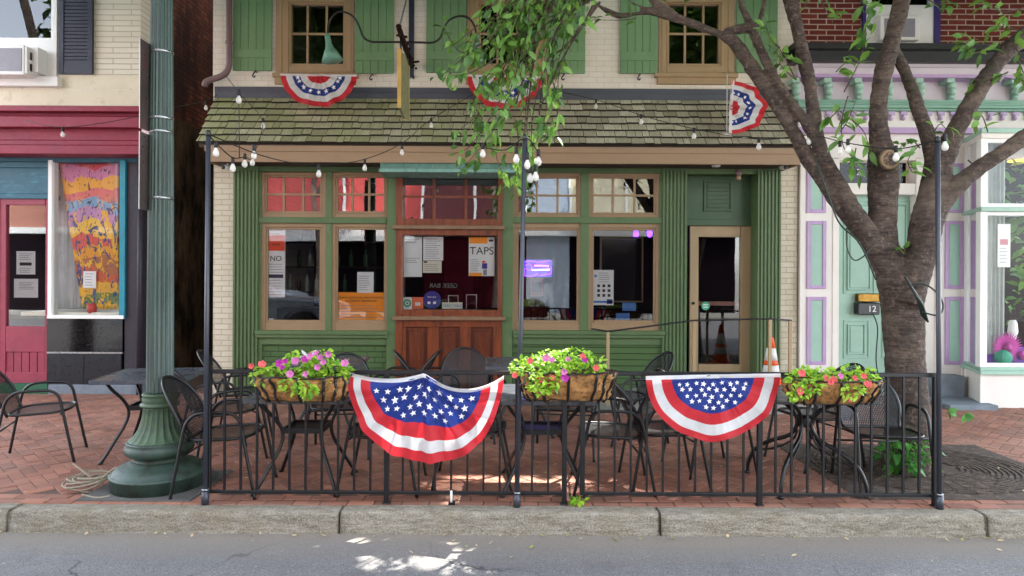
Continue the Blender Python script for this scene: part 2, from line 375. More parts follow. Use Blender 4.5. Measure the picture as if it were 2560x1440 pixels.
def shingle_mat():
    m, t, b, o = nodes('mossy_wood_shingle'); g = N(t, 'ShaderNodeNewGeometry'); r = g.outputs['Random Per Island']
    c = mixc(t, r, lin('#cfc6ad'), lin('#98917a')); n = noise_(t, pos(t, (6, 1, 1)), 9, 6); c = mixc(t, ramp(t, n, .35, .7, 0, .6), c, lin('#7d7762'))
    sx = N(t, 'ShaderNodeSeparateXYZ'); t.links.new(g.outputs['Position'], sx.inputs[0])
    mn = noise_(t, pos(t), 1.6, 6, .7); gx = ramp(t, sx.outputs['X'], -4, 2.5, .30, .0)
    ad = N(t, 'ShaderNodeMath', operation='ADD'); t.links.new(mn, ad.inputs[0]); t.links.new(gx, ad.inputs[1])
    c = mixc(t, ramp(t, ad.outputs[0], .55, .95, 0, .7), c, lin('#98a05c'))
    t.links.new(c, b.inputs['Base Color']); b.inputs['Roughness'].default_value = .85; bump_(t, noise_(t, pos(t, (20, 2, 2)), 12, 5), .5, .006, b); return m
shingle = shingle_mat()

def paver_mat():
    m, t, b, o = nodes('red_brick_paver'); g = N(t, 'ShaderNodeNewGeometry'); r = g.outputs['Random Per Island']
    c = mixc(t, r, lin('#a76a52'), lin('#7b4b3a')); n = noise_(t, pos(t), 25, 6, .7); c = mixc(t, ramp(t, n, .35, .75, 0, .55), c, lin('#826c61'))
    n2 = noise_(t, pos(t), 1.4, 6); c = mixc(t, ramp(t, n2, .45, .75, 0, .6), c, lin('#a78270')); c = mixc(t, ramp(t, noise_(t, pos(t), 2.6, 6), .55, .78, 0, .6), c, lin('#5b463c'))
    t.links.new(c, b.inputs['Base Color']); b.inputs['Roughness'].default_value = .75; bump_(t, noise_(t, pos(t), 60, 5), .4, .005, b); return m
paver = paver_mat()
joint = mat('sandy_joint', '#5d473c', .95, var=.3, vs=8)

def asphalt_mat():
    m, t, b, o = nodes('asphalt'); g = N(t, 'ShaderNodeNewGeometry'); sx = N(t, 'ShaderNodeSeparateXYZ'); t.links.new(g.outputs['Position'], sx.inputs[0])
    vo = N(t, 'ShaderNodeTexVoronoi', Scale=110.0); t.links.new(pos(t), vo.inputs['Vector'])
    n1 = noise_(t, pos(t), 170, 3); n2 = noise_(t, pos(t, (.35, 1, 1)), 2.2, 7, .65)
    c = mixc(t, ramp(t, vo.outputs['Color'], .1, .9), lin('#595859'), lin('#7f7d7c')); c = mixc(t, ramp(t, n1, .52, .75, 0, .9), c, lin('#b0b0b2')); c = mixc(t, ramp(t, n1, .45, .28, 0, .8), c, lin('#3c3d42'))
    c = mixc(t, ramp(t, n2, .35, .7, 0, .5), c, lin('#565556'))
    v2 = N(t, 'ShaderNodeTexVoronoi', Scale=.9); v2.feature = 'DISTANCE_TO_EDGE'; dn = N(t, 'ShaderNodeTexNoise', Scale=3.0, Detail=6.0); t.links.new(pos(t), dn.inputs['Vector'])
    sc_ = N(t, 'ShaderNodeVectorMath', operation='SCALE'); sc_.inputs['Scale'].default_value = .5; t.links.new(dn.outputs['Color'], sc_.inputs[0]); va = N(t, 'ShaderNodeVectorMath', operation='ADD'); t.links.new(pos(t), va.inputs[0]); t.links.new(sc_.outputs[0], va.inputs[1]); t.links.new(va.outputs[0], v2.inputs['Vector'])
    ck = N(t, 'ShaderNodeMath', operation='MULTIPLY'); t.links.new(ramp(t, v2.outputs['Distance'], .004, .012, .8, 0), ck.inputs[0]); t.links.new(ramp(t, noise_(t, pos(t), .8, 3), .45, .6), ck.inputs[1]); c = mixc(t, ck.outputs[0], c, lin('#2b2a2a'))
    c = mixc(t, ramp(t, noise_(t, pos(t, (1, 1.4, 1)), 1.7, 5), .6, .72, 0, .45), c, lin('#454446'))
    e = N(t, 'ShaderNodeMath', operation='ADD'); t.links.new(sx.outputs['Y'], e.inputs[0]); ee = ramp(t, n2, .2, .8, -.12, .12); t.links.new(ee, e.inputs[1])
    c = mixc(t, ramp(t, e.outputs[0], 4.3, 4.72, 0, .85), c, mixc(t, ramp(t, n1, .4, .7), lin('#8f867b'), lin('#6e665d')))
    t.links.new(c, b.inputs['Base Color']); b.inputs['Roughness'].default_value = .8
    bump_(t, vo.outputs['Distance'], .5, .006, b); return m
asphalt = asphalt_mat()

def art_mat():     # loose bands of colour like a painted cloth
    m, t, b, o = nodes('painted_cloth'); P = pos(t); sx = N(t, 'ShaderNodeSeparateXYZ'); t.links.new(P, sx.inputs[0])
    n = noise_(t, pos(t, (1.2, 1, 1)), 2.2, 3, .5); n2 = noise_(t, pos(t, (1.6, 1, .8)), 4.2, 3, .5, 1.5); n3 = noise_(t, pos(t, (1.5, 1, .7)), 6, 2, .5, 2)
    z = N(t, 'ShaderNodeMath', operation='MULTIPLY_ADD'); z.inputs[1].default_value = .5; t.links.new(n, z.inputs[0]); t.links.new(sx.outputs['Z'], z.inputs[2])
    cr = N(t, 'ShaderNodeValToRGB'); t.links.new(ramp(t, z.outputs[0], 1.3, 3.7), cr.inputs[0])
    cols = ['#c9992a','#6a7a3a','#d8a03a','#c25a36','#a8653c','#d8922e','#cf5a4a','#e8b84a','#b888b0','#7a9fc0','#d8706a','#e6a33c','#c87aa0','#cf4a50','#8a2238','#b03048']
    el = cr.color_ramp.elements; el[0].color = rgba(lin(cols[0])); el[1].color = rgba(lin(cols[-1])); cr.color_ramp.interpolation = 'CONSTANT'
    for i in range(1, 15): e = el.new(i/15); e.color = rgba(lin(cols[i]))
    low = ramp(t, sx.outputs['Z'], 2.55, 2.75, 1, 0)
    f1 = N(t, 'ShaderNodeMath', operation='MULTIPLY'); t.links.new(ramp(t, n2, .52, .56), f1.inputs[0]); t.links.new(low, f1.inputs[1])
    c = mixc(t, f1.outputs[0], cr.outputs[0], lin('#e0a92c')); f2 = N(t, 'ShaderNodeMath', operation='MULTIPLY'); t.links.new(ramp(t, n3, .58, .61), f2.inputs[0]); t.links.new(low, f2.inputs[1])
    c = mixc(t, f2.outputs[0], c, lin('#3d4a7a')); c = mixc(t, ramp(t, noise_(t, pos(t, (1.4, 1, .7)), 8, 2, .5, 3), .62, .64, 0, .9), c, lin('#3a2a3a'))
    t.links.new(c, b.inputs['Base Color']); b.inputs['Roughness'].default_value = .6; return m
art = art_mat()
#__PART2__
# ------------------------------------------------------------ ground
W = 9.40                                                     # facade plane
mb = MB(); Lb, Wb, g_ = .2, .1, .003
def paver_(cx, cy, lx, ly, ang):
    dz = random.gauss(0, .0016); tx, ty = random.gauss(0, .006), random.gauss(0, .006); c, s = cos(ang), sin(ang)
    vs = []
    for inset, z in ((0, -.007), (.0035, 0)):
        for a, b in ((-1, -1), (1, -1), (1, 1), (-1, 1)):
            x, y = a*(lx/2-g_-inset), b*(ly/2-g_-inset)
            vs.append((cx+x*c-y*s, cy+x*s+y*c, z+(dz+x*tx+y*ty if z == 0 else 0)-.001))
    mb.add(vs, [(4,5,6,7),(0,1,5,4),(1,2,6,5),(2,3,7,6),(3,0,4,7)])
a45 = radians(45)
for i in range(-70, 71):
    for j in range(-70, 71):
        ox, oy = (i+2*j)*Wb, (i-2*j)*Wb
        for (ux, uy, lx, ly) in ((ox+Wb, oy+Wb/2, Lb, Wb), (ox+Wb/2, oy+2*Wb, Wb, Lb)):
            X = ux*cos(a45)-uy*sin(a45); Y = ux*sin(a45)+uy*cos(a45)+7
            if -7.6 < X < 7.6 and 5.2 < Y < 9.5: paver_(X, Y, lx, ly, a45)
x = -7.6
while x < 7.6:                                                # two straight rows beside the kerb
    paver_(x, 5.13, .2, .1, 0); paver_(x+.1, 5.02, .2, .1, 0); x += .2
mb.box(-16, 16, 4.955, 9.9, -.3, -.007, 1)
mb.box(-6.5, -3.9, 9.9, 15, -.3, -.007, 1)
tag(mb.build('sidewalk', [paver, joint]), kind='structure')

mb = MB()
mb.grid(lambda u, v: V((-20+40*u, -7+11.86*v, -.154+.09*(1-((v-.45)/.55)**2)-.02*(1-v) if v > .45 else -.154+.09*(1-((.45-v)/.45)**2))), 40, 30)
tag(mb.build('road', asphalt), kind='structure')
MB().box(-60, 60, -40, 40, -.8, -.5).build('ground', concrete)
tag(bpy.data.objects['ground'], kind='structure')
tag(MB().box(-20, 20, -9.5, -6.98, -.4, -.01).build('far_sidewalk', concrete), kind='structure')

# granite kerb, one long run of blocks
mb = MB(); edges = [-14, -9.5]+[at(px, 1300, 4.82).x for px in (20, 849, 1650, 2466)]+[6.3, 9.5, 14]
prof = [(4.975, -.02), (4.975, -.004), (4.95, .001), (4.92, .002), (4.885, .002), (4.85, .001), (4.828, -.003), (4.816, -.012), (4.811, -.03), (4.809, -.05), (4.808, -.07), (4.807, -.09), (4.805, -.11), (4.803, -.13), (4.801, -.15), (4.80, -.175)]
for k in range(len(edges)-1):
    xa, xb = edges[k]+.006, edges[k+1]-.006; n = max(4, int((xb-xa)/.022)); dz = random.uniform(-.004, .004); dy = random.uniform(-.006, .006)
    def fn(u, v):
        i = round(v*(len(prof)-1)); y, z = prof[i]; x = xa+(xb-xa)*u
        e = min(u, 1-u)*(xb-xa); rnd = max(0, 1-e/.03)**2*.012
        nn = noise.noise(V((x*9+z*20, y*20, z*22)))*.006+noise.noise(V((x*2, 3, z*6)))*.006+noise.noise(V((x*26+z*40, y*40, z*40)))*.006
        return V((x, y+dy+(nn+rnd if i > 5 else 0), z+dz-(rnd*.5 if i < 8 else 0)+(nn*.35 if i < 7 else 0)))
    mb.grid(fn, n, len(prof)-1)
    for xe in (xa, xb): mb.add([(xe, y+dy, z+dz) for y, z in prof]+[(xe, 4.975, -.175)], [tuple(range(len(prof)+1))])
tag(mb.build('kerb', granite), kind='structure')

# ------------------------------------------------------------ tavern
def window(par, name, o_, g4, Yf, Yg, mframe, nx=1, ny=1, sill=0, pane=pane_m, mw=5, deep=.06, meet=None):
    """frame from outer rect o_ to glass rect g4 (photo px), pane at Yg, nx x ny lights"""
    mb = MB(); (a0, b0, a1, b1), (c0, d0, c1, d1) = o_, g4
    mb.pbox(a0, b0, c0, b1, Yf, Yg+deep); mb.pbox(c1, b0, a1, b1, Yf, Yg+deep)
    mb.pbox(c0, b0, c1, d0, Yf+.001, Yg+deep-.002); mb.pbox(c0, d1, c1, b1, Yf+.001, Yg+deep-.002)
    t = 6                                                     # inner bead
    for (p, q, r, s_) in ((c0, d0, c0+t, d1), (c1-t, d0, c1, d1), (c0+t, d0, c1-t, d0+t), (c0+t, d1-t, c1-t, d1)): mb.pbox(p, q, r, s_, Yf+.022, Yg+.02)
    f = mb.build(name, mframe, par, bevel=.003)
    if nx*ny > 1:
        m2 = MB()
        for i in range(1, nx): x = c0+(c1-c0)*i/nx; m2.pbox(x-mw/2, d0+t, x+mw/2, d1-t, Yg-.018, Yg+.016)
        for j in range(1, ny): y = d0+(d1-d0)*j/ny; m2.pbox(c0+t, y-mw/2, c1-t, y+mw/2, Yg-.015, Yg+.014)
        m2.build('muntin', mframe, f)
    MB().pbox(c0-2, d0-2, c1+2, d1+2, Yg, Yg+.006).build('pane', pane, f)
    return f
def fluted(mb, x0, x1, y0, y1, Yf, nfl, mi=0):
    mb.pbox(x0, y0, x1, y1, Yf, W+.2, mi); w_ = (x1-x0)/(2*nfl+1)
    for k in range(nfl+1): mb.pbox(x0+2*k*w_+(1 if k == 0 else 0), y0+14, x0+(2*k+1)*w_-(1 if k == nfl else 0), y1-3, Yf-.022, Yf+.001, mi)

tv = thing('tavern_building', 'green and cream brick tavern with shingled pent roof and shopfront windows', 'building', (0, W, 0))
TOP = -345
# brick walls: strips beside the shopfront and the upper wall round its windows
mb = MB()
mb.pbox(533, 395, 584, 1010, W, W+.35); mb.pbox(1948, 395, 1992, 1010, W+.004, W+.35)
upw = [(533, 690), (885, 1168), (1368, 1648), (1836, 1992)]
for a, b in upw: mb.pbox(a, -165, b, 208, W+.002, W+.35)
mb.pbox(533, 206, 1992, 410, W, W+.35); mb.pbox(533, TOP, 1992, -163, W, W+.35)
mb.box(at(533, 400, W).x+.005, at(533, 400, W).x+.3, W+.34, 16, 0, 8.0)
mb.build('front_wall', cream, tv)
MB().pbox(533, 405, 582.5, 1010, W-.003, W+.1).build('weathered_brick_strip', cream_low, tv); MB().pbox(1952, 405, 1993, 1010, W-.003, W+.1).build('weathered_brick_strip', cream_low, tv)
X0, X1, _, ZT = rect(533, TOP, 1992, 0, W)
mb = MB(); mb.box(X0, X1, W-.12, 16, ZT-.02, ZT+.25); mb.build('roof', flash_m, tv)
MB().box(X0+.02, X1-.02, 10.5, 15.9, ZT+.2, 9.9).build('alley_sun_block', red_brick, tv)  # added unseen block, keeps the sun off the alley wall
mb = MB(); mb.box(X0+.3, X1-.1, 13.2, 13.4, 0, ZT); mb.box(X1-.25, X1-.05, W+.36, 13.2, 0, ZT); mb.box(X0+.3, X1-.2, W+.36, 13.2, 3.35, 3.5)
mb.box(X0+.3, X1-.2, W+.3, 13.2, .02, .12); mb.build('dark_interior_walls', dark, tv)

# green shopfront joinery
mb = MB(); G = W-.06
fluted(mb, 582, 644, 412, 990, G-.01, 6)
fluted(mb, 1656, 1716, 412, 985, G-.01, 6); fluted(mb, 1893, 1952, 412, 985, G-.01, 6)
mb.pbox(583, 404, 1951, 432, G+.012, W+.2)                    # head beam
mb.pbox(644, 430, 652, 832, G+.01, W+.2); mb.pbox(814, 430, 829, 832, G+.012, W+.2); mb.pbox(967, 424, 990, 992, G-.03, W+.2)
mb.pbox(1255, 424, 1282, 992, G-.03, W+.2); mb.pbox(1451, 430, 1472, 832, G+.012, W+.2); mb.pbox(1649, 430, 1657, 832, G+.01, W+.2)
mb.pbox(645, 543, 967, 558, G-.004, W+.2); mb.pbox(1282, 543, 1656, 558, G-.004, W+.2)
mb.pbox(636, 827, 968, 837, G-.07, W+.2); mb.pbox(1282, 827, 1664, 837, G-.07, W+.2)
mb.pbox(638, 837, 968, 845, G-.045, W+.2); mb.pbox(1282, 837, 1660, 845, G-.045, W+.2)
mb.pbox(644, 845, 968, 862, G+.003, W+.2); mb.pbox(1282, 845, 1657, 862, G+.003, W+.2)
mb.pbox(644, 845, 654, 990, G+.002, W+.2)
mb.build('shopfront_frame', green, tv, bevel=.004)
MB().pbox(653, 861, 968, 992, G+.03, W+.2).build('stall_riser', green_brick, tv); MB().pbox(1282, 861, 1657, 992, G+.03, W+.2).build('stall_riser', brick('green_clapboard', '#556d46', '#506841', '#33432a', bw=30, bh=.085, ms=.007, bump=.9, var=.15), tv)
for (o_, g4, u_, ug) in (((651, 557, 815, 828), (663, 568, 805, 806), (651, 431, 815, 545), (661, 438, 806, 534)),
                         ((828, 557, 968, 828), (838, 568, 966, 806), (828, 431, 968, 545), (838, 438, 965, 534)),
                         ((1281, 557, 1452, 828), (1290, 570, 1448, 807), (1281, 431, 1452, 545), (1290, 440, 1446, 537)),
                         ((1471, 557, 1650, 828), (1478, 570, 1640, 807), (1471, 431, 1650, 545), (1478, 440, 1641, 537))):
    window(tv, 'display_window', o_, g4, G+.035, W+.02, frame_b)
    window(tv, 'transom_window', u_, ug, G+.035, W+.02, frame_b, 3, 2, mw=5, pane=pane_tr)
# varnished bay
bay = part('wooden_bay', tv)
mb = MB(); B_ = G-.05
mb.pbox(989, 428, 1005, 995, B_, W+.2); mb.pbox(1244, 428, 1255, 995, B_, W+.2)
mb.pbox(1005, 428, 1244, 441, B_+.002, W+.2); mb.pbox(1005, 547, 1244, 564, B_+.002, W+.2)
mb.pbox(1005, 572, 1244, 588, B_+.002, W+.2); mb.pbox(1005, 775, 1244, 792, B_+.002, W+.2)
mb.pbox(1005, 800, 1244, 818, B_+.003, W+.2)
for a, b in ((1005, 1014), (1068, 1096), (1149, 1176), (1233, 1244)): mb.pbox(a, 818, b, 995, B_+.004, W+.2)
mb.build('bay_frame', wood, bay, bevel=.004)
mb = MB()
for a, b in ((1014, 1068), (1096, 1149), (1176, 1233)):
    mb.pbox(a, 818, b, 992, B_+.035, W+.2); mb.pbox(a+9, 828, b-9, 985, B_+.018, B_+.036)
mb.build('bay_panel', wood_dk, bay, bevel=.004)
MB().pbox(981, 563, 1262, 573, B_-.06, W+.1).build('ledge', ledge_m, bay, bevel=.006); MB().pbox(981, 791, 1264, 801, B_-.07, W+.1).build('ledge', ledge_m, bay, bevel=.006)
mb = MB()
for i in (1, 2): x = 1005+239*i/3; mb.pbox(x-3, 441, x+3, 547, W-.02, W+.01)
mb.pbox(1005, 489, 1244, 494, W-.017, W+.008); mb.build('muntin', wood, bay)
mb = MB(); mb.pbox(1004, 440, 1245, 548, W, W+.006); mb.build('transom_pane', pane_tr, bay)
mb = MB(); mb.pbox(1004, 587, 1245, 776, W, W+.006); mb.build('bay_pane', pane_m, bay)
# copper hood over the bay
a0, a1, zc0, zc1 = rect(950, 387, 1292, 424, W-.66)
mb = MB(); x0b, x1b = at(962, 400, W-.06).x, at(1278, 400, W-.06).x
mb.add([(a0, W-.66, zc0), (a1, W-.66, zc0), (x1b, W-.36, zc1+.02), (x0b, W-.36, zc1+.02), (a0, W-.66, zc0-.03), (a1, W-.66, zc0-.03), (x1b, W-.06, zc0-.03), (x0b, W-.06, zc0-.03)],
       [(0,1,2,3), (4,5,1,0), (5,6,2,1), (7,4,0,3), (7,6,5,4)])
for k in range(9):
    u = (k+.5)/9; xa = a0+(a1-a0)*u; xb = x0b+(x1b-x0b)*u
    mb.tube([(xa, W-.661, zc0+.004), (xb, W-.36, zc1+.024)], .006, 5)
mb.box(a0-.01, a1+.01, W-.675, W-.65, zc0-.035, zc0+.006)
mb.build('copper_hood', copper, tv)
# pent roof with shingles
ye, ze = W-.58, at(1250, 361, W-.58).z; yt, zt = W-.02, at(1250, 246, W-.02).z
xe0, xe1 = at(492, 358, ye).x, at(2010, 366, ye).x
mb = MB()
rows = 7
for r in range(rows):
    v0, v1 = r/rows, min(1, (r+1.12)/rows)
    x = xe0-random.uniform(0, .1)
    while x < xe1:
        w_ = random.choice([.09, .12, .15, .17, .2, .24]); xa, xb = max(x, xe0), min(x+w_, xe1)
        if xb-xa > .02:
            def P(xx, v, off): return V((xx, ye+(yt-ye)*v-off*.79, ze+(zt-ze)*v+off*.61))
            off = .034+random.uniform(0, .006); j = random.uniform(-.012, .004)/.9
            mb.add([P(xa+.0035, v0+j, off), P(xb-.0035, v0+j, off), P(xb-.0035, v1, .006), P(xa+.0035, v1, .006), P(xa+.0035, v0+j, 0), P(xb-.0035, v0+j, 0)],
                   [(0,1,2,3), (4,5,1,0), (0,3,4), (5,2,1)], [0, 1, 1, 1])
        x += w_
mb.build('shingle_roof', [shingle, mat('end_grain_shadow', '#2c281e', .95, var=.4, vs=20)], tv)  # weathered butts darkened to paint in the shadow gap under each course
mb = MB()
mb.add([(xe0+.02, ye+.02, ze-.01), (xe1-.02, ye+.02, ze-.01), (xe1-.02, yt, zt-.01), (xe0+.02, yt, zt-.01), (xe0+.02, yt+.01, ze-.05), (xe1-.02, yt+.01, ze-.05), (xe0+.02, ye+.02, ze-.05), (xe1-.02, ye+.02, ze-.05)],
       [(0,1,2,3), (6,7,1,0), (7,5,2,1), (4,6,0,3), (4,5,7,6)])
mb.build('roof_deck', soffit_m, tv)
mb = MB(); zf = ze-.018; mb.box(xe0+.1, xe1-.03, ye+.03, ye+.055, zf-.22, zf-.005); mb.box(xe0+.1, xe0+.125, ye+.055, W, zf-.22, zf-.005); mb.box(xe1-.055, xe1-.03, ye+.055, W, zf-.22, zf-.005)
mb.box(xe0+.09, xe1-.02, ye+.015, ye+.031, zf-.085, zf-.006)
mb.build('fascia', fascia_m, tv, bevel=.004)
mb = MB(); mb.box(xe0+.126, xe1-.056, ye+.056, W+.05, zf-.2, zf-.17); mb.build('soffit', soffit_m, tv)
mb = MB(); mb.pbox(536, 220, 1990, 234, W-.025, W+.02); mb.pbox(536, 233, 1990, 248, W-.06, W+.02); mb.build('flashing', flash_m, tv, bevel=.003)
# upper windows, shutters, holdbacks
for k, (c0, c1, g0, g1) in enumerate(((690, 885, 721, 864), (1168, 1368, 1196, 1340), (1648, 1836, 1667, 1804))):
    f = window(tv, 'sash_window', (c0, -160, c1, 182), (g0, 4, g1, 165), W-.03, W+.05, tan, 3, 2, pane=pane_up, mw=5, deep=.08)
    mb = MB(); mb.pbox(c0+8, -160, c0+14, 178, W-.042, W-.029); mb.pbox(c1-14, -160, c1-8, 178, W-.042, W-.029)
    mb.pbox(g0-6, -6, g1+6, 5, W-.045, W+.05); mb.build('casing_moulding', tan, f)
    MB().pbox(g0-2, -150, g1+2, -5, W+.03, W+.036).build('pane', pane_up, f)
    mb = MB(); mb.pbox(c0-10, 182, c1+10, 192, W-.08, W+.1); mb.pbox(c0-4, 192, c1+4, 210, W-.05, W+.1); mb.build('window_sill', tan, f, bevel=.004)
for k, (a, b, yb) in enumerate(((582, 680, 176), (889, 985, 183), (1066, 1166, 181), (1370, 1464, 183), (1551, 1644, 183), (1842, 1945, 181))):
    mb = MB(); n = 5
    for i in range(n): mb.pbox(a+(b-a)*i/n+.4, -165, a+(b-a)*(i+1)/n-.4, yb, W-.05, W-.02)
    mb.pbox(a+1, yb-32-22, b-1, yb-32, W-.068, W-.049); mb.pbox(a+1, -90, b-1, -70, W-.068, W-.049)
    s_ = mb.build('shutter', shutter_g, tv, bevel=.003)
    p = at((a+b)/2+random.uniform(-12, 8), yb+8, W-.05)
    mb = MB(); mb.tube(catmull([p+V((.02, .05, .03)), p+V((.02, 0, .03)), p+V((0, -.01, 0)), p+V((-.015, -.01, -.035)), p+V((.01, -.01, -.05)), p+V((.02, -.01, -.03))], 4), .009, 6); mb.build('holdback', iron, s_)
# downspout
D_ = W-.1
mb = MB(); pts = [at(573, -300, D_), at(573, 0, D_), at(573, 130, D_), at(572, 165, D_), at(563, 184, D_), at(545, 194, D_), at(525, 200, D_), at(514, 206, D_), at(512, 216, D_)]
mb.tube(catmull(pts, 4), .042, 12); mb.tube([at(573, 103, D_), at(573, 110, D_)], .05, 12)
mb.build('downspout', down_m, tv)
# recessed door
DY = W+.22
mb = MB(); mb.pbox(1716, 432, 1894, 560, DY-.02, DY+.2); mb.pbox(1716, 549, 1894, 564, DY-.05, DY+.1)
x0, x1, z0, z1 = rect(1716, 432, 1893, 985, W)
mb.box(x0-.02, x0, W-.04, DY+.1, z0, z1); mb.box(x1, x1+.02, W-.04, DY+.1, z0, z1); mb.box(x0, x1, W-.04, DY, z1, z1+.02)
mb.pbox(1760, 452, 1765, 528, DY-.04, DY-.018); mb.pbox(1826, 452, 1831, 528, DY-.04, DY-.018); mb.pbox(1765, 452, 1826, 457, DY-.04, DY-.018); mb.pbox(1765, 523, 1826, 528, DY-.04, DY-.018)
for k in range(6): mb.pbox(1768, 462+k*10, 1823, 469+k*10, DY-.032, DY-.018)
mb.build('door_head_panel', green_dk, tv, bevel=.003)
dr = part('glazed_door', tv)
mb = MB()
mb.pbox(1724, 565, 1746, 945, DY, DY+.06); mb.pbox(1851, 565, 1883, 945, DY, DY+.06); mb.pbox(1746, 565, 1851, 592, DY+.001, DY+.06); mb.pbox(1746, 911, 1851, 945, DY+.001, DY+.06)
mb.build('door_frame', tan, dr, bevel=.004)
mb = MB(); mb.pbox(1746, 592, 1851, 912, DY+.03, DY+.036); mb.build('pane', pane_m, dr)
mb = MB(); mb.pbox(1746, 754, 1851, 764, DY+.045, DY+.07); mb.build('push_bar', wood, dr)
p = at(1727+6, 758, DY); MB().lathe([(.02, 0), (.022, .012), (.012, .03), (0, .034)], p, 14, M=Matrix.Rotation(pi/2, 4, 'X')).build('lock', iron, dr)
# things under the eaves
for lab, px in (('white security camera under the left end of the brown eave', 566), ('white security camera under the right end of the brown eave', 1957)):
    p = at(px, 418, W-.33); c = thing('security_camera', lab, 'camera', p, 'security cameras under the tavern eave')
    mb = MB(); mb.tube([p+V((0, -.09, -.015)), p+V((0, .06, .01))], .033, 12); mb.build('camera_body', white_p, c)
    mb = MB(); mb.tube([p+V((0, -.1, -.017)), p+V((0, -.088, -.015))], .028, 12); mb.build('lens', iron, c)
    mb = MB(); mb.bar(p+V((0, .03, .02)), p+V((0, .05, .1)), .012); mb.lathe([(.04, 0), (.04, .015)], p+V((0, .05, .09)), 12); mb.build('bracket', white_p, c)
p = at(1790, 413, W-.33); c = thing('eave_lamp', 'small white round lamp under the eave above the tavern door', 'lamp', p)
mb = MB(); mb.lathe([(.0, -.03), (.05, -.025), (.065, 0), (.065, .03)], p, 16); mb.build('diffuser', bulb_m, c); MB().lathe([(.07, .0), (.07, .05)], p+V((0, 0, .02)), 16).build('housing', down_m, c)
p = at(1846, 436, W-.05); c = thing('door_lantern', 'little brown lantern hanging at the top of the door recess', 'lantern', p)
mb = MB(); mb.lathe([(.03, -.02), (.045, .0), (.04, .05), (.0, .08)], p, 8); mb.bar(p+V((0, 0, .07)), p+V((0, 0, .16)), .012); mb.build('cap', down_m, c)
MB().lathe([(.0, -.075), (.034, -.07), (.036, -.02)], p, 8).build('globe', fascia_m, c)
# stoop ramp and handrail
mb = MB(); ya, yb_ = 8.25, W-.07
mb.prism([(1.0, -.005), (2.35, .25), (3.9, .25), (3.9, -.01), (1.0, -.012)], ya, yb_, T=lambda a, b, c: V((a, c, b)))
tag(mb.build('entrance_ramp', concrete), 'low grey concrete ramp and landing in front of the tavern door', 'ramp')
hr = thing('handrail', 'thin brown metal handrail on posts beside the entrance ramp', 'handrail', gnd(1700, 985))
mb = MB(); Hy = 8.32
mb.tube([at(1478, 822, Hy), at(1520, 829, Hy), at(1735, 801, Hy), at(1925, 797, Hy), at(1978, 801, Hy)], .011, 8)
mb.tube([at(1978, 801, Hy), at(1972, 800, W-.1)], .011, 8)
mb.build('rail', iron, hr)
for px, py, zb in ((1520, 829, .08), (1735, 802, .24), (1925, 798, .24), (1975, 801, .24)):
    p = at(px, py, Hy); MB().box(p.x-.018, p.x+.018, Hy-.018, Hy+.018, zb, p.z-.005).build('post', tan, hr, bevel=.003)

# ------------------------------------------------------------ left shop
ls = thing('corner_shop_building', 'cream brick shop with crimson cornice, red door and teal display window', 'building', (-6, W, 0))
XR = at(352, 400, W).x
mb = MB()
mb.pbox(142, TOP, 352, 266, W, W+.3); mb.pbox(-180, 214, 142, 266, W, W+.3); mb.pbox(-180, TOP, 142, -150, W, W+.3); mb.pbox(-320, TOP, -178, 266, W, W+.3)
mb.build('front_wall', cream_left, ls)
mb = MB(); mb.pbox(143, 190, 351, 222, W-.004, W+.1); mb.pbox(-178, 224, 351, 264, W-.005, W+.1); mb.build('smooth_wall_band', mat('cream_render', '#e3dac0', .7, var=.1, vs=3, col2='#c2b697', amt=.25), ls)
mb = MB(); mb.box(XR-.3, XR, W+.3, 18, 4.0, 8.3); mb.box(XR-.32, XR-.001, W+.003, W+.31, 4.0, 4.05); mb.build('brick_flank_wall', alley_brick, ls)
mb = MB(); mb.box(XR-.3, XR+.012, W+.3, 18, -.1, 4.0); mb.box(XR-.2, 0, 17.6, 18, -.1, 8); mb.build('stucco_flank_wall', stucco, ls)
MB().box(XR-5, XR, W-.1, 18, 8.3, 8.5).build('roof', flash_m, ls)
window(ls, 'sash_window', (-170, -150, 142, 193), (-160, -140, 134, 100), W-.03, W+.04, white_p, pane=pane_up)
fr_ = [o for o in ls.children if o.name.startswith('sash_window')][-1]
mb = MB(); mb.pbox(-160, 98, 134, 118, W-.025, W+.03); mb.pbox(-170, 190, 144, 214, W-.1, W+.05); mb.build('window_sill', white_p, fr_, bevel=.004)
MB().pbox(-158, 118, 134, 192, W+.06, W+.07).build('lower_sash_filler', mat('grey_filler_panel', '#aeb0b2', .6), fr_)
mb = MB(); a, b = 147, 231
mb.pbox(a, -300, a+12, 184, W-.05, W-.01); mb.pbox(b-12, -300, b, 184, W-.05, W-.01); mb.pbox(a+12, 158, b-12, 184, W-.049, W-.01)
y = -200
while y < 156: mb.pbox(a+12, y, b-12, y+7, W-.04, W-.012); y += 9
mb.pbox(a+12, -300, b-12, 158, W-.02, W-.008)
mb.build('louvred_shutter', navy, ls)
mb = MB()
for (y0, y1, Yf) in ((263, 277, 9.02), (277, 290, 9.14), (290, 317, 9.07), (317, 350, 9.2), (350, 362, 9.13), (362, 384, 9.06)): mb.pbox(-300, y0, 348, y1, Yf, W+.2)
mb.build('cornice', crimson, ls, bevel=.006)
mb = MB(); mb.pbox(-300, 384, 345, 404, W-.02, W+.2); mb.pbox(-300, 404, 122, 418, W-.03, W+.2); mb.pbox(-300, 484, 124, 496, W-.03, W+.2); mb.pbox(-300, 418, 122, 484, W, W+.2)
mb.build('teal_sign_board', teal, ls, bevel=.004)
mb = MB(); mb.pbox(298, 400, 312, 796, W-.05, W+.2); mb.build('teal_window_post', teal_b, ls, bevel=.004)
mb = MB(); mb.pbox(312, 404, 347, 992, W-.01, W+.25); mb.build('brick_pier', plum, ls)
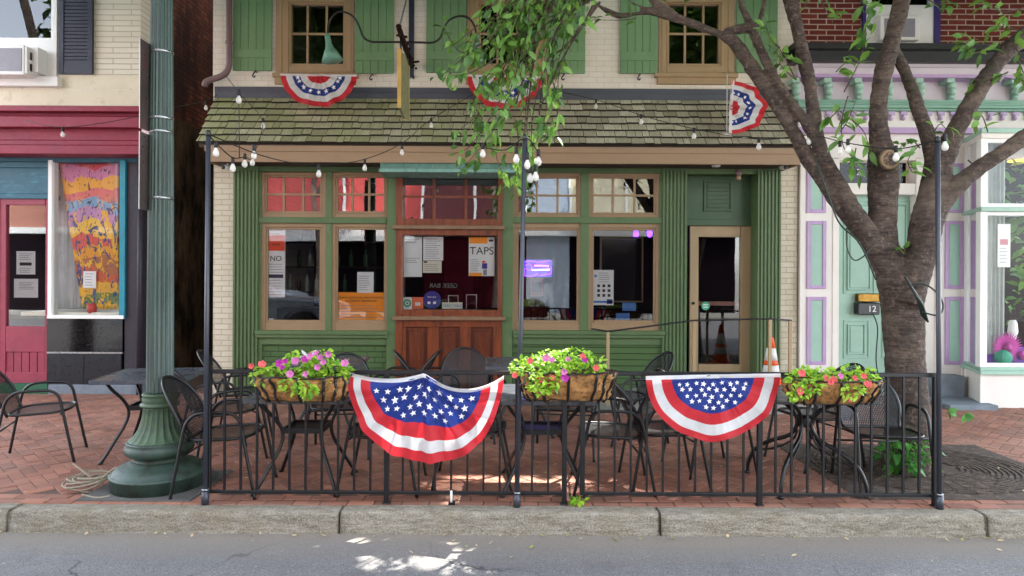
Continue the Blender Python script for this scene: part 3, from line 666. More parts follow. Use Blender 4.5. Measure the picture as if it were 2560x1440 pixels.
mb = MB(); p0 = at(351, 384, W-.08); mb.tube([p0, V((p0.x, p0.y, 0))], .035, 10); mb.build('drain_pipe', plum, ls)
fw = part('display_window', ls)
mb = MB(); mb.pbox(119, 400, 129, 796, W-.04, W+.1); mb.pbox(117, 788, 308, 797, W-.06, W+.1); mb.build('frame', white_p, fw, bevel=.003)
MB().pbox(129, 400, 298, 790, W+.01, W+.016).build('pane', pane_clear, fw)
mb = MB(); mb.pbox(117, 797, 306, 880, W-.03, W+.2); mb.build('gloss_tile_base', tile_k, ls)
mb = MB(); mb.pbox(117, 884, 209, 962, W-.03, W+.2); mb.pbox(210.5, 884, 303, 962, W-.03, W+.2); mb.build('slate_tile_base', tile_n, ls)
MB().pbox(117, 880, 306, 884, W-.036, W+.2).build('tile_trim', steel, ls)
mb = MB(); mb.pbox(110, 962, 352, 996, W-.05, W+.2); mb.build('plinth', stone_dk, ls, bevel=.01)
sd = part('panelled_door', ls)
mb = MB(); mb.pbox(-60, 495, -2, 960, W-.01, W+.1); mb.pbox(-2, 495, 14, 960, W, W+.08); mb.pbox(113, 495, 119, 960, W, W+.08); mb.pbox(14, 495, 113, 512, W+.001, W+.08)
mb.pbox(14, 816, 113, 880, W+.001, W+.08); mb.pbox(14, 930, 113, 960, W+.001, W+.08)
for k in range(5): mb.pbox(14+k*19.8+.8, 880, 14+(k+1)*19.8-.8, 930, W+.018, W+.08)
mb.build('door_frame', door_red, sd, bevel=.004)
MB().pbox(14, 511, 113, 817, W+.03, W+.036).build('pane', pane_m, sd)
mb = MB(); mb.pbox(-300, 958, 118, 990, W-.06, W+.2); mb.build('green_step', mat('green_step_paint', '#1c5a3c', .6), ls)
# shop interior
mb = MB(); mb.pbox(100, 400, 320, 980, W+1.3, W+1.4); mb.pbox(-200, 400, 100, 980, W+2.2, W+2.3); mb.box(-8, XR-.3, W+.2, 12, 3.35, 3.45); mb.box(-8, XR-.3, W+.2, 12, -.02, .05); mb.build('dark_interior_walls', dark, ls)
x0, x1, z0, z1 = rect(124, 760, 300, 790, W+.1)
MB().box(x0-.4, x1+.1, W+.1, W+1.2, z0, z0+.05).build('display_shelf', paper_c, ls)
def curtain(name, lab, px0, px1, y0, y1, Y, m, cat='curtain', slant=0):
    X0, X1, Z0, Z1 = rect(px0, y0, px1, y1, Y)
    mb = MB()
    mb.grid(lambda u, v: V((X0+(X1-X0)*u*(1+slant*(v-1)), Y+.02*sin(u*26)+.01*sin(u*55+1), Z0+(Z1-Z0)*v)), 60, 6)
    o = mb.build(name, m); sm = o.modifiers.new('thick', 'SOLIDIFY'); sm.thickness = .004
    return tag(o, lab, cat)
curtain('curtain', 'white gauzy curtain hanging at the left of the display window', 131, 222, 402, 772, W+.34, cloth('white_gauze', '#f0f0f2', .4))
X0, X1, Z0, Z1 = rect(150, 404, 297, 772, W+.13)
mb = MB(); mb.grid(lambda u, v: V((X0+(X1-X0)*(u*(.6+.4*v**.8)+(1-(.6+.4*v**.8))), W+.13+.015*sin(u*8+v*5), Z0+(Z1-Z0)*v)), 20, 30)
o = mb.build('painted_banner', art); o.modifiers.new('thick', 'SOLIDIFY').thickness = .004
tag(o, 'bright painted cloth with wavy pink and yellow bands behind the shop glass', 'banner')
# air conditioner in the left window
p = at(40, 150, W-.2); ac = thing('air_conditioner', 'white air conditioner with grey grille in the left white window', 'air conditioner', p)
mb = MB(); mb.pbox(-60, 112, 60, 186, 9.1, W+.3); mb.pbox(60, 116, 68, 184, 9.11, W+.3); mb.build('housing', white_p, ac, bevel=.006)
mb = MB(); mb.pbox(-55, 120, 53, 177, 9.092, 9.12); mb.build('grille', grey_p, ac)
mb = MB()
x1_ = at(68, 150, 9.11).x
for k in range(2):
    for j in range(2):
        z = at(68, 130+k*28, 9.15).z; mb.box(x1_-.01, x1_+.004, 9.16+j*.1, 9.24+j*.1, z-.1, z)
mb.build('side_vent', iron, ac)
mb = MB(); mb.pbox(69, 118, 95, 180, 9.2, W+.2); mb.build('side_panel', white_p, ac)

# ------------------------------------------------------------ right shop
rs = thing('pastel_shop_building', 'brick shop with pastel mint, lilac and white shopfront', 'building', (5.5, W, 0))
XL = at(1994, 400, W).x; XE = 8.4
def wpx(X, Y): return X*F/Y+CX
mb = MB()
mb.pbox(1994, TOP, 2165, 112, W+.01, W+.3); mb.pbox(2345, TOP, 2800, 112, W+.01, W+.3); mb.pbox(2165, TOP, 2345, -170, W+.01, W+.3)
mb.box(XL, XL+.2, W+.31, 16, 0, 8.2)
mb.build('brick_wall', red_brick, rs)
mb = MB(); mb.box(XL, XE, W-.1, 16, 8.2, 8.4); mb.build('roof', flash_m, rs)
f = window(rs, 'sash_window', (2166, -165, 2344, 112), (2174, -158, 2332, 18), W-.02, W+.05, white_p, pane=pane_up)
MB().pbox(2158, -165, 2166, 112, W-.035, W+.1).build('purple_casing', purple, f); MB().pbox(2336, -165, 2352, 112, W-.035, W+.1).build('purple_casing', purple, f)
mb = MB(); mb.pbox(2174, 17, 2332, 28, W-.01, W+.05); mb.pbox(2174, 28, 2181, 108, W-.008, W+.05); mb.pbox(2325, 28, 2332, 108, W-.008, W+.05); mb.pbox(2174, 102, 2332, 109, W-.012, W+.05); mb.build('lower_sash', white_p, f)
MB().pbox(2181, 28, 2325, 102, W+.03, W+.036).build('pane', pane_up, f)
p = at(2265, 65, W-.1); ac2 = thing('window_unit', 'small white fan unit set in the purple framed upper window', 'air conditioner', p)
mb = MB(); mb.pbox(2200, 38, 2300, 100, W-.12, W+.02); mb.build('housing', white_p, ac2, bevel=.01)
mb = MB(); mb.pbox(2212, 46, 2288, 92, W-.128, W-.1); mb.build('grille', grey_p, ac2)
mb = MB(); mb.pbox(1985, 108, 2800, 122, 9.02, W+.2); mb.pbox(1988, 122, 2800, 151, 9.12, W+.2); mb.build('black_ledge', iron, rs)
mb = MB(); mb.pbox(1996, 151, 2800, 170, W-.12, W+.2); mb.pbox(1996, 170, 2800, 190, W-.2, W+.2); mb.pbox(1996, 190, 2800, 254, W, W+.2); mb.build('lavender_fascia', lav, rs, bevel=.004)
MB().pbox(1996, 186, 2800, 194, W-.22, W+.1).build('lilac_bead', lilac, rs)
for px in (1990, 2070, 2146, 2222, 2300, 2378, 2456, 2538, 2616):
    mb = MB(); mb.pbox(px-9, 194, px+9, 206, W-.19, W+.01); mb.pbox(px-7, 206, px+7, 250, W-.05, W+.01)
    c = at(px, 213, W-.1); mb.tube([c+V((-.045, 0, 0)), c+V((.045, 0, 0))], .045, 12)
    c = at(px, 228, W-.08); mb.tube([c+V((-.04, 0, 0)), c+V((.04, 0, 0))], .055, 12)
    c = at(px, 243, W-.05); mb.tube([c+V((-.035, 0, 0)), c+V((.035, 0, 0))], .03, 12)
    mb.build('scroll_bracket', mint, rs)
mb = MB()
for y0, y1, d in ((250, 257, .1), (257, 263, .14), (263, 270, .18), (270, 277, .13)): mb.pbox(1996, y0, 2800, y1, W-d, W+.1)
mb.build('mint_moulding', mint_d, rs, bevel=.004)
mb = MB(); mb.pbox(1996, 277, 2800, 311, W-.05, W+.1); mb.pbox(1996, 311, 2800, 319, W-.08, W+.1); mb.pbox(2000, 332, 2800, 396, W-.03, W+.1); mb.build('drop_frieze', white_w, rs)
px = 2010; drop_m = mat('lilac_drop_paint', '#b9a2c4', .5)
while px < 2640:
    mb = MB(); c = at(px, 284, W-.055); mb.box(c.x-.045, c.x+.045, W-.085, W-.05, c.z-.03, c.z+.035)
    mb.lathe([(0, -.045), (.028, -.03), (.03, -.005), (.014, .02), (.03, .03), (.03, .045)], at(px, 294, W-.075), 8); mb.build('lilac_drop', drop_m, rs); px += 31
mb = MB(); mb.pbox(1996, 319, 2800, 333, W-.12, W+.1); mb.build('lilac_moulding', lilac, rs)
# pilasters
for (a, b, p0, p1) in ((2000, 2092, 2018, 2066), (2340, 2416, 2364, 2410)):
    mb = MB(); mb.pbox(a, 396, b, 990, W-.05, W+.2); mb.pbox(a, 396, a+10, 990, W-.065, W-.04); mb.pbox(b-10, 396, b, 990, W-.065, W-.04); pl_ = mb.build('pilaster', white_w, rs, bevel=.003)
    for (y0, y1) in ((408, 532), (552, 722), (742, 912)):
        mb = MB()
        for (q0, r0, q1, r1) in ((p0, y0, p0+9, y1), (p1-9, y0, p1, y1), (p0+9, y0, p1-9, y0+9), (p0+9, y1-9, p1-9, y1)): mb.pbox(q0, r0, q1, r1, W-.072, W-.045)
        mb.build('lilac_panel_frame', lilac, pl_, bevel=.004)
        MB().pbox(p0+9, y0+9, p1-9, y1-9, W-.058, W-.045).build('mint_panel', mint, pl_)
# door between pilasters
rd = part('mint_door', rs); Dr = W+.12
mb = MB(); mb.pbox(2098, 470, 2290, 985, Dr, Dr+.06)
for (q0, r0, q1, r1) in ((2110, 500, 2188, 735), (2200, 500, 2278, 735), (2110, 800, 2174, 896), (2206, 800, 2270, 896)):
    for (i0, dd) in ((0, .016), (10, .024)):
        mb.pbox(q0+i0, r0+i0, q0+i0+3, r1-i0, Dr-dd, Dr); mb.pbox(q1-i0-3, r0+i0, q1-i0, r1-i0, Dr-dd, Dr); mb.pbox(q0+i0+3, r0+i0, q1-i0-3, r0+i0+3, Dr-dd, Dr); mb.pbox(q0+i0+3, r1-i0-3, q1-i0-3, r1-i0, Dr-dd, Dr)
    mb.pbox(q0+16, r0+16, q1-16, r1-16, Dr-.012, Dr)
mb.build('door_leaf', mint, rd, bevel=.002)
mb = MB(); mb.pbox(2088, 396, 2098, 985, W-.04, Dr+.1); mb.pbox(2290, 396, 2342, 985, W-.04, Dr+.1); mb.pbox(2098, 458, 2290, 486, W-.02, Dr+.1); mb.pbox(2098, 386, 2290, 400, W-.02, Dr+.1); mb.build('door_surround', white_w, rs, bevel=.004)
MB().pbox(2096, 399, 2292, 460, Dr+.01, Dr+.016).build('transom_pane', pane_clear, rd)
mb = MB(); mb.pbox(2090, 380, 2300, 480, Dr+.5, Dr+.6); mb.build('dark_transom_back', dark, rs)
# corner bay with shop window
BY = 8.72
bx0, bx1 = at(2417, 600, W-.1).x, at(2452, 600, BY).x
_, _, bz0, bz1 = rect(2452, 340, 2600, 1016, BY)
def bayband(mb, z0, z1, o=0, mi=0): mb.prism([(bx0-o, W+.1), (bx0-o, W-.1-o), (bx1-o*.6, BY-o), (XE, BY-o), (XE, W+.1)], z0, z1, mi)
bw_ = part('corner_window', rs)
def zof(py): return at(2500, py, BY).z
mb = MB(); bayband(mb, -.02, zof(936)); mb.build('white_base', white_w, bw_, bevel=.006)
mb = MB(); bayband(mb, zof(347), zof(332)+.02, .02); mb.build('head_board', white_w, bw_, bevel=.006)
mb = MB(); bayband(mb, zof(936), zof(926), .05); bayband(mb, zof(926), zof(918), .025); mb.build('mint_sill', mint, bw_, bevel=.005)
mb = MB(); bayband(mb, zof(529), zof(518), .04); mb.build('mint_rail', mint, bw_, bevel=.005)
mb = MB(); bayband(mb, zof(334), zof(322), .05); mb.build('mint_rail', mint, bw_, bevel=.005)
mb = MB()
def vpost(x, y, w_, z0, z1): mb.box(x-w_, x+w_, y-w_, y+w_, z0, z1)
for (za, zb) in ((zof(918), zof(529)), (zof(518), zof(347))):
    vpost(bx0+.02, W-.1, .035, za, zb); vpost(bx1+.035, BY+.035, .045, za, zb)
    mb.add([V((bx0+.05, W-.15, z)) for z in (za, zb)]+[V((bx0+.1, W-.15, z)) for z in (za, zb)]+[V((bx0+.02, W-.1, z)) for z in (za, zb)], [(0,2,3,1), (0,1,5,4)])
    mb.box(XE-.1, XE, BY, BY+.08, za, zb)
    mb.box(bx1+.08, XE-.1, BY+.004, BY+.06, za, za+.05); mb.box(bx1+.08, XE-.1, BY+.004, BY+.06, zb-.05, zb)
mb.build('window_frame', white_p, bw_, bevel=.003)
mb = MB()
for (za, zb) in ((zof(918), zof(529)), (zof(518), zof(347))):
    mb.box(bx1+.07, XE-.1, BY+.03, BY+.036, za, zb)
    d = V((bx1-bx0, BY-W+.1, 0)); n_ = V((d.y, -d.x, 0)).normalized()*.006; q0 = V((bx0+.02, W-.1, 0)); q1 = V((bx1+.02, BY+.03, 0))
    mb.add([q0+V((0,0,za)), q1+V((0,0,za)), q1+V((0,0,zb)), q0+V((0,0,zb)), q0+n_+V((0,0,za)), q1+n_+V((0,0,za)), q1+n_+V((0,0,zb)), q0+n_+V((0,0,zb))], [(0,1,2,3), (7,6,5,4), (0,4,5,1), (3,2,6,7)])
mb.build('pane', pane_clear, bw_)
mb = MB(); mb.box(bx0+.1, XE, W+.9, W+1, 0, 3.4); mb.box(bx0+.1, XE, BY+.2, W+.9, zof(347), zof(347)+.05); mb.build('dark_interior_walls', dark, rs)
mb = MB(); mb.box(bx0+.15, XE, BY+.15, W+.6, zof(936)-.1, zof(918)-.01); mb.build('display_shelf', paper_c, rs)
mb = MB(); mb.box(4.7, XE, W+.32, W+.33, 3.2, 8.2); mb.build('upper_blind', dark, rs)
curtain('panel_curtain', 'pale grey panel curtain behind the corner shop window', 2468, 2512, 350, 905, BY+.25, cloth('grey_white_gauze', '#d5dbd8', .3), 'curtain')
mb = MB(); mb.pbox(2335, 940, 2412, 1000, W-.25, W); mb.build('door_step', stone_dk, rs, bevel=.008)
x0 = gnd(2360, 1010); mb = MB(); mb.box(at(2350, 1000, 8.75).x, at(2490, 1005, 8.6).x, 8.55, W, -.01, .06); mb.build('stone_slab', stone_dk, rs, bevel=.008)
#__PART3__
# ------------------------------------------------------------ lettering and notices
def text(name, s, px, py, hpx, Y, m, parent, mirror=False, wpx_=None, bold=0):
    cu = bpy.data.curves.new('lettering', 'FONT'); cu.body = s; cu.size = 1; cu.align_x = 'CENTER'; cu.align_y = 'CENTER'; cu.extrude = .01; cu.offset = bold
    tmp = bpy.data.objects.new('tmp', cu); COL.objects.link(tmp)
    dg = bpy.context.evaluated_depsgraph_get(); me = bpy.data.meshes.new_from_object(tmp.evaluated_get(dg))
    bpy.data.objects.remove(tmp); bpy.data.curves.remove(cu)
    xs = [v.co.x for v in me.vertices]; ys = [v.co.y for v in me.vertices]
    h = max(ys)-min(ys); k = hpx*Y/F/h; kx = (wpx_*Y/F/(max(xs)-min(xs))) if wpx_ else k
    mx, my = (max(xs)+min(xs))/2, (max(ys)+min(ys))/2; c = at(px, py, Y); q = V((0, 0, 0)); p = parent
    while p: q += p.location; p = p.parent
    for v in me.vertices:
        x, y, z = v.co; v.co = V((c.x+(x-mx)*kx*(-1 if mirror else 1), Y-.0012-z*.1, c.z+(y-my)*k))-q
    me.materials.append(m); o = bpy.data.objects.new(name, me); COL.objects.link(o); o.parent = parent; return o
def poster(name, lab, cat, r, Y, m, blocks=(), texts=(), lines=(), group=None):
    x0, y0, x1, y1 = r; p = at((x0+x1)/2, y1, Y); t = thing(name, lab, cat, p, group)
    MB().pbox(x0, y0, x1, y1, Y, Y+.002).build('sheet', m, t)
    by = {}
    for (q0, r0, q1, r1, mm) in blocks: by.setdefault(mm.name, (mm, MB()))[1].pbox(q0, r0, q1, r1, Y-.001, Y+.001)
    for mm, b in by.values(): b.build('printed_block', mm, t)
    for (s, px, py, h, mm) in texts: text('lettering', s, px, py, h, Y-.001, mm, t)
    if lines:
        b = MB()
        for (q0, r0, q1, r1, n) in lines:
            for i in range(n):
                yy = r0+(r1-r0)*i/max(1, n-1); b.pbox(q0, yy, q1-random.uniform(0, .3)*(q1-q0), yy+1.3, Y-.001, Y+.001)
        b.build('fine_print', gry, t)
    return t
PY = W+.04
poster('notice_strip', 'tall white notice strip with orange block reading NO in the first window', 'notice', (667, 570, 713, 743), PY, paper,
       [(668, 588, 712, 627, ora_r), (672, 686, 708, 695, nvy)], [('NO', 690, 646, 13, blk), ('STOP', 690, 612, 6, blk)], [(672, 575, 708, 584, 2), (672, 660, 708, 680, 4), (672, 700, 708, 736, 6)])
poster('window_sticker', 'little white sticker low in the corner of the first window', 'sticker', (664, 795, 684, 803), PY, paper, lines=[(667, 797, 680, 800, 2)])
poster('paper_notice', 'plain white sheet taped above the orange notice', 'notice', (893, 680, 934, 732), PY, paper, lines=[(897, 690, 926, 724, 7)])
poster('orange_notice', 'large orange public notice low in the second window', 'notice', (846, 731, 966, 806), PY+.008, ora,
       texts=[('PUBLIC NOTICE OF APPLICATION FOR', 906, 744, 4.6, nvy), ('ALCOHOLIC BEVERAGES', 902, 752, 5, nvy)], lines=[(852, 764, 955, 800, 6)])
BP = W+.02
poster('paper_notice', 'long white sheet at the left edge of the wooden bay window', 'notice', (1008, 592, 1055, 692), BP, paper, lines=[(1014, 598, 1050, 606, 3), (1014, 645, 1050, 655, 3)])
poster('paper_notice', 'white sheet with small print second in the wooden bay window', 'notice', (1058, 592, 1108, 651), BP, paper, lines=[(1063, 597, 1102, 645, 10)])
poster('paper_notice', 'small cream sheet under the second white sheet in the bay window', 'notice', (1057, 652, 1104, 682), BP, paper_c, [(1059, 653, 1068, 657, blk)], lines=[(1062, 661, 1098, 676, 4)])
poster('taps_poster', 'white poster reading TAPS with orange header in the bay window', 'poster', (1172, 593, 1236, 690), BP, paper,
       [(1173, 593, 1219, 609, ora), (1173, 682, 1204, 690, ora), (1222, 599, 1233, 604, nvy), (1205, 652, 1214, 657, ora_r), (1205, 658, 1218, 672, blu), (1208, 674, 1217, 688, gry)],
       [('TAPS', 1204, 627, 19, blk)], [(1176, 648, 1200, 676, 7)])
poster('window_sticker', 'white square sticker with teal ring in the lower bay window corner', 'sticker', (1005, 743, 1030, 774), BP, paper)
st = [o for o in bpy.data.objects if o.name.startswith('window_sticker') and not o.parent][-1]
def ring(name, px, py, r0, r1, Y, m, par):
    c = at(px, py, Y); k = Y/F; mb = MB(); n = 28
    vs = [(c.x+cos(2*pi*i/n)*r*k, y, c.z+sin(2*pi*i/n)*r*k) for y in (Y, Y+.001) for r in (r0, r1) for i in range(n)]
    fs = []
    for i in range(n):
        j = (i+1) % n; fs += [(i, j, n+j, n+i), (2*n+i, 3*n+i, 3*n+j, 2*n+j), (n+i, n+j, 3*n+j, 3*n+i), (i, 2*n+i, 2*n+j, j)]
    mb.add(vs, fs); return mb.build(name, m, par)
ring('ring_mark', 1018, 758, 5.5, 10, BP-.002, grn_s, st); ring('ring_mark', 1018, 758, .3, 3, BP-.002, grn_s, st)
poster('window_sticker', 'orange square sticker beside the blue disc in the bay window', 'sticker', (1031, 743, 1058, 772), BP, mat('salmon_ink', '#e8794f', .6), [(1038, 756, 1051, 764, paper)])
t = thing('round_sticker', 'round blue sticker low in the wooden bay window', 'sticker', at(1080, 772, BP)); ring('disc', 1080, 750, .2, 22.5, BP-.006, blu, t)
text('lettering', 'Best seat', 1080, 742, 4, BP-.008, ink_w, t); MB().pbox(1069, 754, 1076, 760, BP-.008, BP-.006).build('white_mark', ink_w, t); MB().pbox(1083, 754, 1090, 760, BP-.008, BP-.006).build('white_mark', ink_w, t)
poster('open_sticker', 'pale sticker reading OPEN TABLE along the bottom of the bay window', 'sticker', (1105, 756, 1156, 772), BP, paper_c, texts=[('OPEN TABLE', 1130, 764, 6, lblu)])
t = thing('reflected_lettering', 'dim painted reflection of sign lettering across the middle of the bay window', 'lettering', at(1108, 722, BP)); text('lettering', 'GEEK BAR', 1108, 714, 11, BP+.01, mat('pale_reflection_green', '#6c8078', .6), t, mirror=True)  # a sign's reflection in the glass, painted in as mirrored letters
poster('calendar_sheet', 'white sheet with nine dark squares in the right tavern window', 'notice', (1480, 675, 1534, 763), PY, paper,
       [(1493+dx*13, 711+dy*12, 1500+dx*13, 718+dy*12, nvy) for dx in range(3) for dy in range(3)]+[(1482, 752, 1532, 757, lblu), (1517, 748, 1531, 760, blu), (1486, 687, 1492, 693, lblu)], lines=[(1496, 682, 1526, 704, 5)])
t = thing('round_sticker', 'round mint sticker on the tavern door glass', 'sticker', at(1764, 776, DY)); ring('disc', 1764, 765, .2, 10.5, DY+.024, grn_s, t); MB().pbox(1758, 761, 1770, 763, DY+.022, DY+.024).build('white_mark', ink_w, t); MB().pbox(1758, 767, 1770, 769, DY+.022, DY+.024).build('white_mark', ink_w, t)
poster('paper_notice', 'upper white notice on the red door glass', 'notice', (41, 628, 88, 686), W+.05, paper, [(49, 656, 79, 664, blk)], lines=[(48, 634, 82, 648, 4), (48, 670, 82, 680, 3)])
poster('paper_notice', 'lower white notice on the red door glass', 'notice', (35, 697, 95, 744), W+.05, paper, lines=[(48, 706, 88, 722, 5)])
poster('paper_notice', 'white card pinned on the painted banner', 'notice', (208, 678, 240, 720), W+.09, paper, lines=[(213, 684, 236, 712, 5)])
t = thing('red_cup', 'red cup standing on the shop window shelf', 'cup', at(230, 783, W+.15)); c = at(230, 783, W+.15)
MB().lathe([(.055, 0), (.07, .14), (.06, .14), (.05, .01), (0, .01)], c, 16).build('cup', mat('red_plastic', '#c94a42', .4), t)
poster('paper_notice', 'white and pink sheet hanging in the corner shop window', 'notice', (2494, 560, 2526, 668), BY+.2, paper, [(2500, 598, 2520, 612, mat('pink_ink', '#d08090', .6))], lines=[(2499, 620, 2520, 655, 5)])
# paper fan flowers in the corner shop window
for (px, py, r, m, lab) in ((2515, 868, 42, pink, 'large magenta paper fan in the corner shop window'), (2550, 888, 26, purp, 'smaller purple paper fan in the corner shop window')):
    c = at(px, py, BY+.16); t = thing('paper_fan', lab, 'paper fan', c); mb = MB(); k = BY/F
    for i in range(34):
        a = 2*pi*i/34; d = V((cos(a), -.15, sin(a))); mb.leaf(c, d, V((0, -1, 0)), r*k, .026, 0, .05)
    mb.build('petals', m, t); MB().lathe([(0, -.02), (.06, 0), (0, .03)], c+V((0, -.04, 0)), 12, M=Matrix.Rotation(pi/2, 4, 'X')).build('centre', pink, t)
c = at(2508, 894, BY+.12); t = thing('paper_ball', 'teal honeycomb paper ball in the corner shop window', 'paper ball', c); mb = MB()
mb.grid(lambda u, v: c+V((.1*sin(pi*v)*cos(2*pi*u)*(1+.12*sin(u*100)), .08*sin(pi*v)*sin(2*pi*u), -.1*cos(pi*v))), 48, 12); mb.build('ball', tealp, t)
tag(MB().pbox(2466, 886, 2600, 914, BY+.2, BY+.22).build('purple_card', purp), 'purple strip of card behind the paper fans', 'card')
t = thing('branch_vase', 'pale vase with thin dark flower stems in the corner shop window', 'vase', at(2520, 905, BY+.3)); c = at(2532, 830, BY+.32)
MB().lathe([(.03, -.1), (.06, .0), (.05, .12), (.03, .16)], c, 14).build('vase', white_p, t); mb = MB()
for k in range(7):
    e = c+V((-.25+.07*k, -.03, .28+random.uniform(0, .15))); mb.tube(catmull([c+V((0, 0, .1)), (c+e)/2+V((.02, 0, .1)), e], 4), .004, 5); mb.leaf(e, V((.3, -.5, .5)), V((0, -1, .3)), .06, .05)
mb.build('stems', dark_wood, t)
t = thing('potted_plant', 'tall dark leafy plant standing inside the corner shop window', 'plant', at(2560, 900, W+.25)); c = V((at(2562, 900, W+.2).x, W+.2, .75)); mb = MB(); m2 = MB(); rr_ = random.Random(12)
for k in range(150):
    z = rr_.uniform(.2, 2.6); p = c+V((rr_.gauss(0, .2), rr_.gauss(0, .12), z)); mb.leaf(p, V((rr_.gauss(0, 1), rr_.gauss(-.4, .6), rr_.gauss(0, .6))), V((rr_.gauss(0, .4), -.5, .8)), .2, .09)
mb.build('leaves', leaf_ivy, t); m2.tube([c, c+V((.05, 0, 1.3)), c+V((0, 0, 2.6))], .015, 6); m2.build('stem', dark_wood, t); MB().lathe([(.1, 0), (.15, .3), (.13, .3), (0, .26)], c, 16).build('pot', dark_wood, t)
t = thing('amber_shade', 'amber lamp shade glowing high in the corner shop window', 'lamp', at(2550, 395, W+.2)); c = at(2552, 388, W+.1)
MB().lathe([(.16, -.08), (.05, .08)], c, 20).build('shade', emit('amber_shade_glow', '#d89038', .55), t)
# glimpses inside the tavern
brown_gl, green_gl, pale_gl = mat('brown_bottle', '#6b3a16', .15), mat('green_bottle', '#2f5a38', .15), mat('pale_bottle', '#b9b8a8', .15)
t = thing('neon_sign', 'violet and pink neon sign glowing in the third tavern window', 'neon sign', at(1342, 690, W+.2)); nY = W+.2
neon_v, neon_p, neon_w = emit('violet_neon', '#5a28ff', .75), emit('pink_neon', '#ff5ac8', .75), emit('white_neon', '#d8d0ff', 1.0)
MB().pbox(1308, 650, 1380, 692, nY+.03, nY+.05).build('backing', emit('violet_lit_panel', '#3d1fa8', .3), t)
mb = MB()
for pts in ([(1312, 655), (1325, 652), (1345, 656), (1375, 652)], [(1312, 670), (1312, 688), (1330, 690), (1345, 684)], [(1350, 688), (1376, 684), (1377, 668)], [(1312, 664), (1322, 660), (1330, 668), (1322, 676), (1313, 670)]):
    mb.tube(catmull([at(x, y, nY) for x, y in pts], 4), .008, 6)
mb.build('violet_tube', neon_v, t)
mb = MB(); mb.tube([at(1336, 664, nY-.01), at(1372, 665, nY-.01)], .009, 6); mb.build('pink_tube', neon_p, t)
mb = MB(); mb.tube([at(1330, 675, nY-.01), at(1374, 674, nY-.01)], .007, 6); mb.build('white_tube', neon_w, t)
for px, py, lab in ((1590, 585, 'violet bar lamp hanging left in the right tavern window'), (1624, 580, 'violet bar lamp hanging nearest the frame in the right tavern window')):
    c = at(px, py, W+1.0); t = thing('bar_lamp', lab, 'lamp', c); MB().lathe([(.0, -.09), (.035, -.06), (.045, .0), (.02, .07)], c, 10).build('glow', emit('violet_lamp', '#5a20e8', .9), t); MB().bar(c+V((0, 0, .07)), c+V((0, 0, .3)), .006).build('cord', iron, t)
tag(MB().pbox(1308, 598, 1366, 830, W+.9, W+1.1).build('dark_red_cabinet', dark_red), 'dark red cabinet standing inside behind the third tavern window', 'cabinet')
t = poster('framed_picture', 'small orange framed picture inside behind the neon sign', 'picture', (1325, 694, 1358, 740), W+.86, mat('orange_print', '#a8521e', .6), [(1333, 704, 1350, 730, dark_wood)])
poster('blue_card', 'upper bright blue card low in the right tavern window', 'card', (1556, 757, 1590, 777), W+.3, lblu)
poster('blue_card', 'lower bright blue card at the bottom of the right tavern window', 'card', (1540, 783, 1574, 806), W+.25, lblu)
tag(MB().pbox(1110, 600, 1180, 790, W+1.6, W+1.9).build('red_booth', dark_red), 'dark red booth inside behind the wooden bay window', 'booth')
mb = MB()
for k in range(3): c = at(720+k*60, 760, W+1.8); mb.box(c.x-.2, c.x+.2, W+1.7, W+2.0, .1, 1.1)
tag(mb.build('bar_counter', dark_wood), 'dark wooden bar counter inside behind the left tavern windows', 'counter')
def inner_frame(lab, r_, Y, m, wd=4, back=None):
    x0, y0, x1, y1 = r_; t = thing('wall_mirror', lab, 'mirror', at((x0+x1)/2, y1, Y)); mb = MB()
    for q in ((x0, y0, x0+wd, y1), (x1-wd, y0, x1, y1), (x0+wd, y0, x1-wd, y0+wd), (x0+wd, y1-wd, x1-wd, y1)): mb.pbox(*q, Y, Y+.03)
    mb.build('frame', m, t); MB().pbox(x0+wd, y0+wd, x1-wd, y1-wd, Y+.01, Y+.02).build('mirror_glass', tile_k, t)
inner_frame('large thin framed mirror inside behind the right tavern window', (1500, 592, 1608, 756), W+.7, frame_b)
inner_frame('small white framed mirror inside behind the left end of the bay', (1120, 738, 1146, 800), W+.9, white_p, 2)
inner_frame('white framed mirror inside behind the right end of the bay', (1165, 736, 1192, 800), W+.8, white_p, 2)
rb = random.Random(15); t = thing('bottle_shelf', 'dark shelf of bottles inside behind the left tavern windows', 'shelf', at(760, 700, W+1.5))
for zz_ in (1.35, 1.75, 2.15):
    c0, c1 = at(690, 700, W+1.5).x, at(960, 700, W+1.5).x; MB().box(c0, c1, W+1.4, W+1.6, zz_, zz_+.02).build('shelf_board', dark_wood, t)
    x = c0+.1
    while x < c1-.1:
        MB().lathe([(.035, 0), (.036, .17), (.013, .22), (.013, .28), (0, .28)], (x, W+1.48, zz_+.02), 10).build('bottle', rb.choice([brown_gl, green_gl, pale_gl]), t); x += rb.uniform(.13, .3)
# house number letterbox beside the mint door
p = at(2172, 762, W-.1); t = thing('letterbox', 'black letterbox with white number on the mint door', 'letterbox', p)
mb = MB(); mb.pbox(2147, 757, 2200, 787, W-.02, W+.13); mb.build('box', iron, t, bevel=.01); text('number', '12', 2182, 772, 15, W-.022, paper, t)
t = thing('brass_lamp', 'brass wall plate lamp above the black letterbox', 'lamp', at(2172, 735, W)); mb = MB(); mb.pbox(2147, 734, 2200, 755, W+.02, W+.13); mb.build('plate', mat('polished_brass', '#8f6d38', .35, metal=1, var=.5, vs=14), t, bevel=.01)
text('house_number', '12', 2143, 430, 15, Dr+.004, paper, rd)

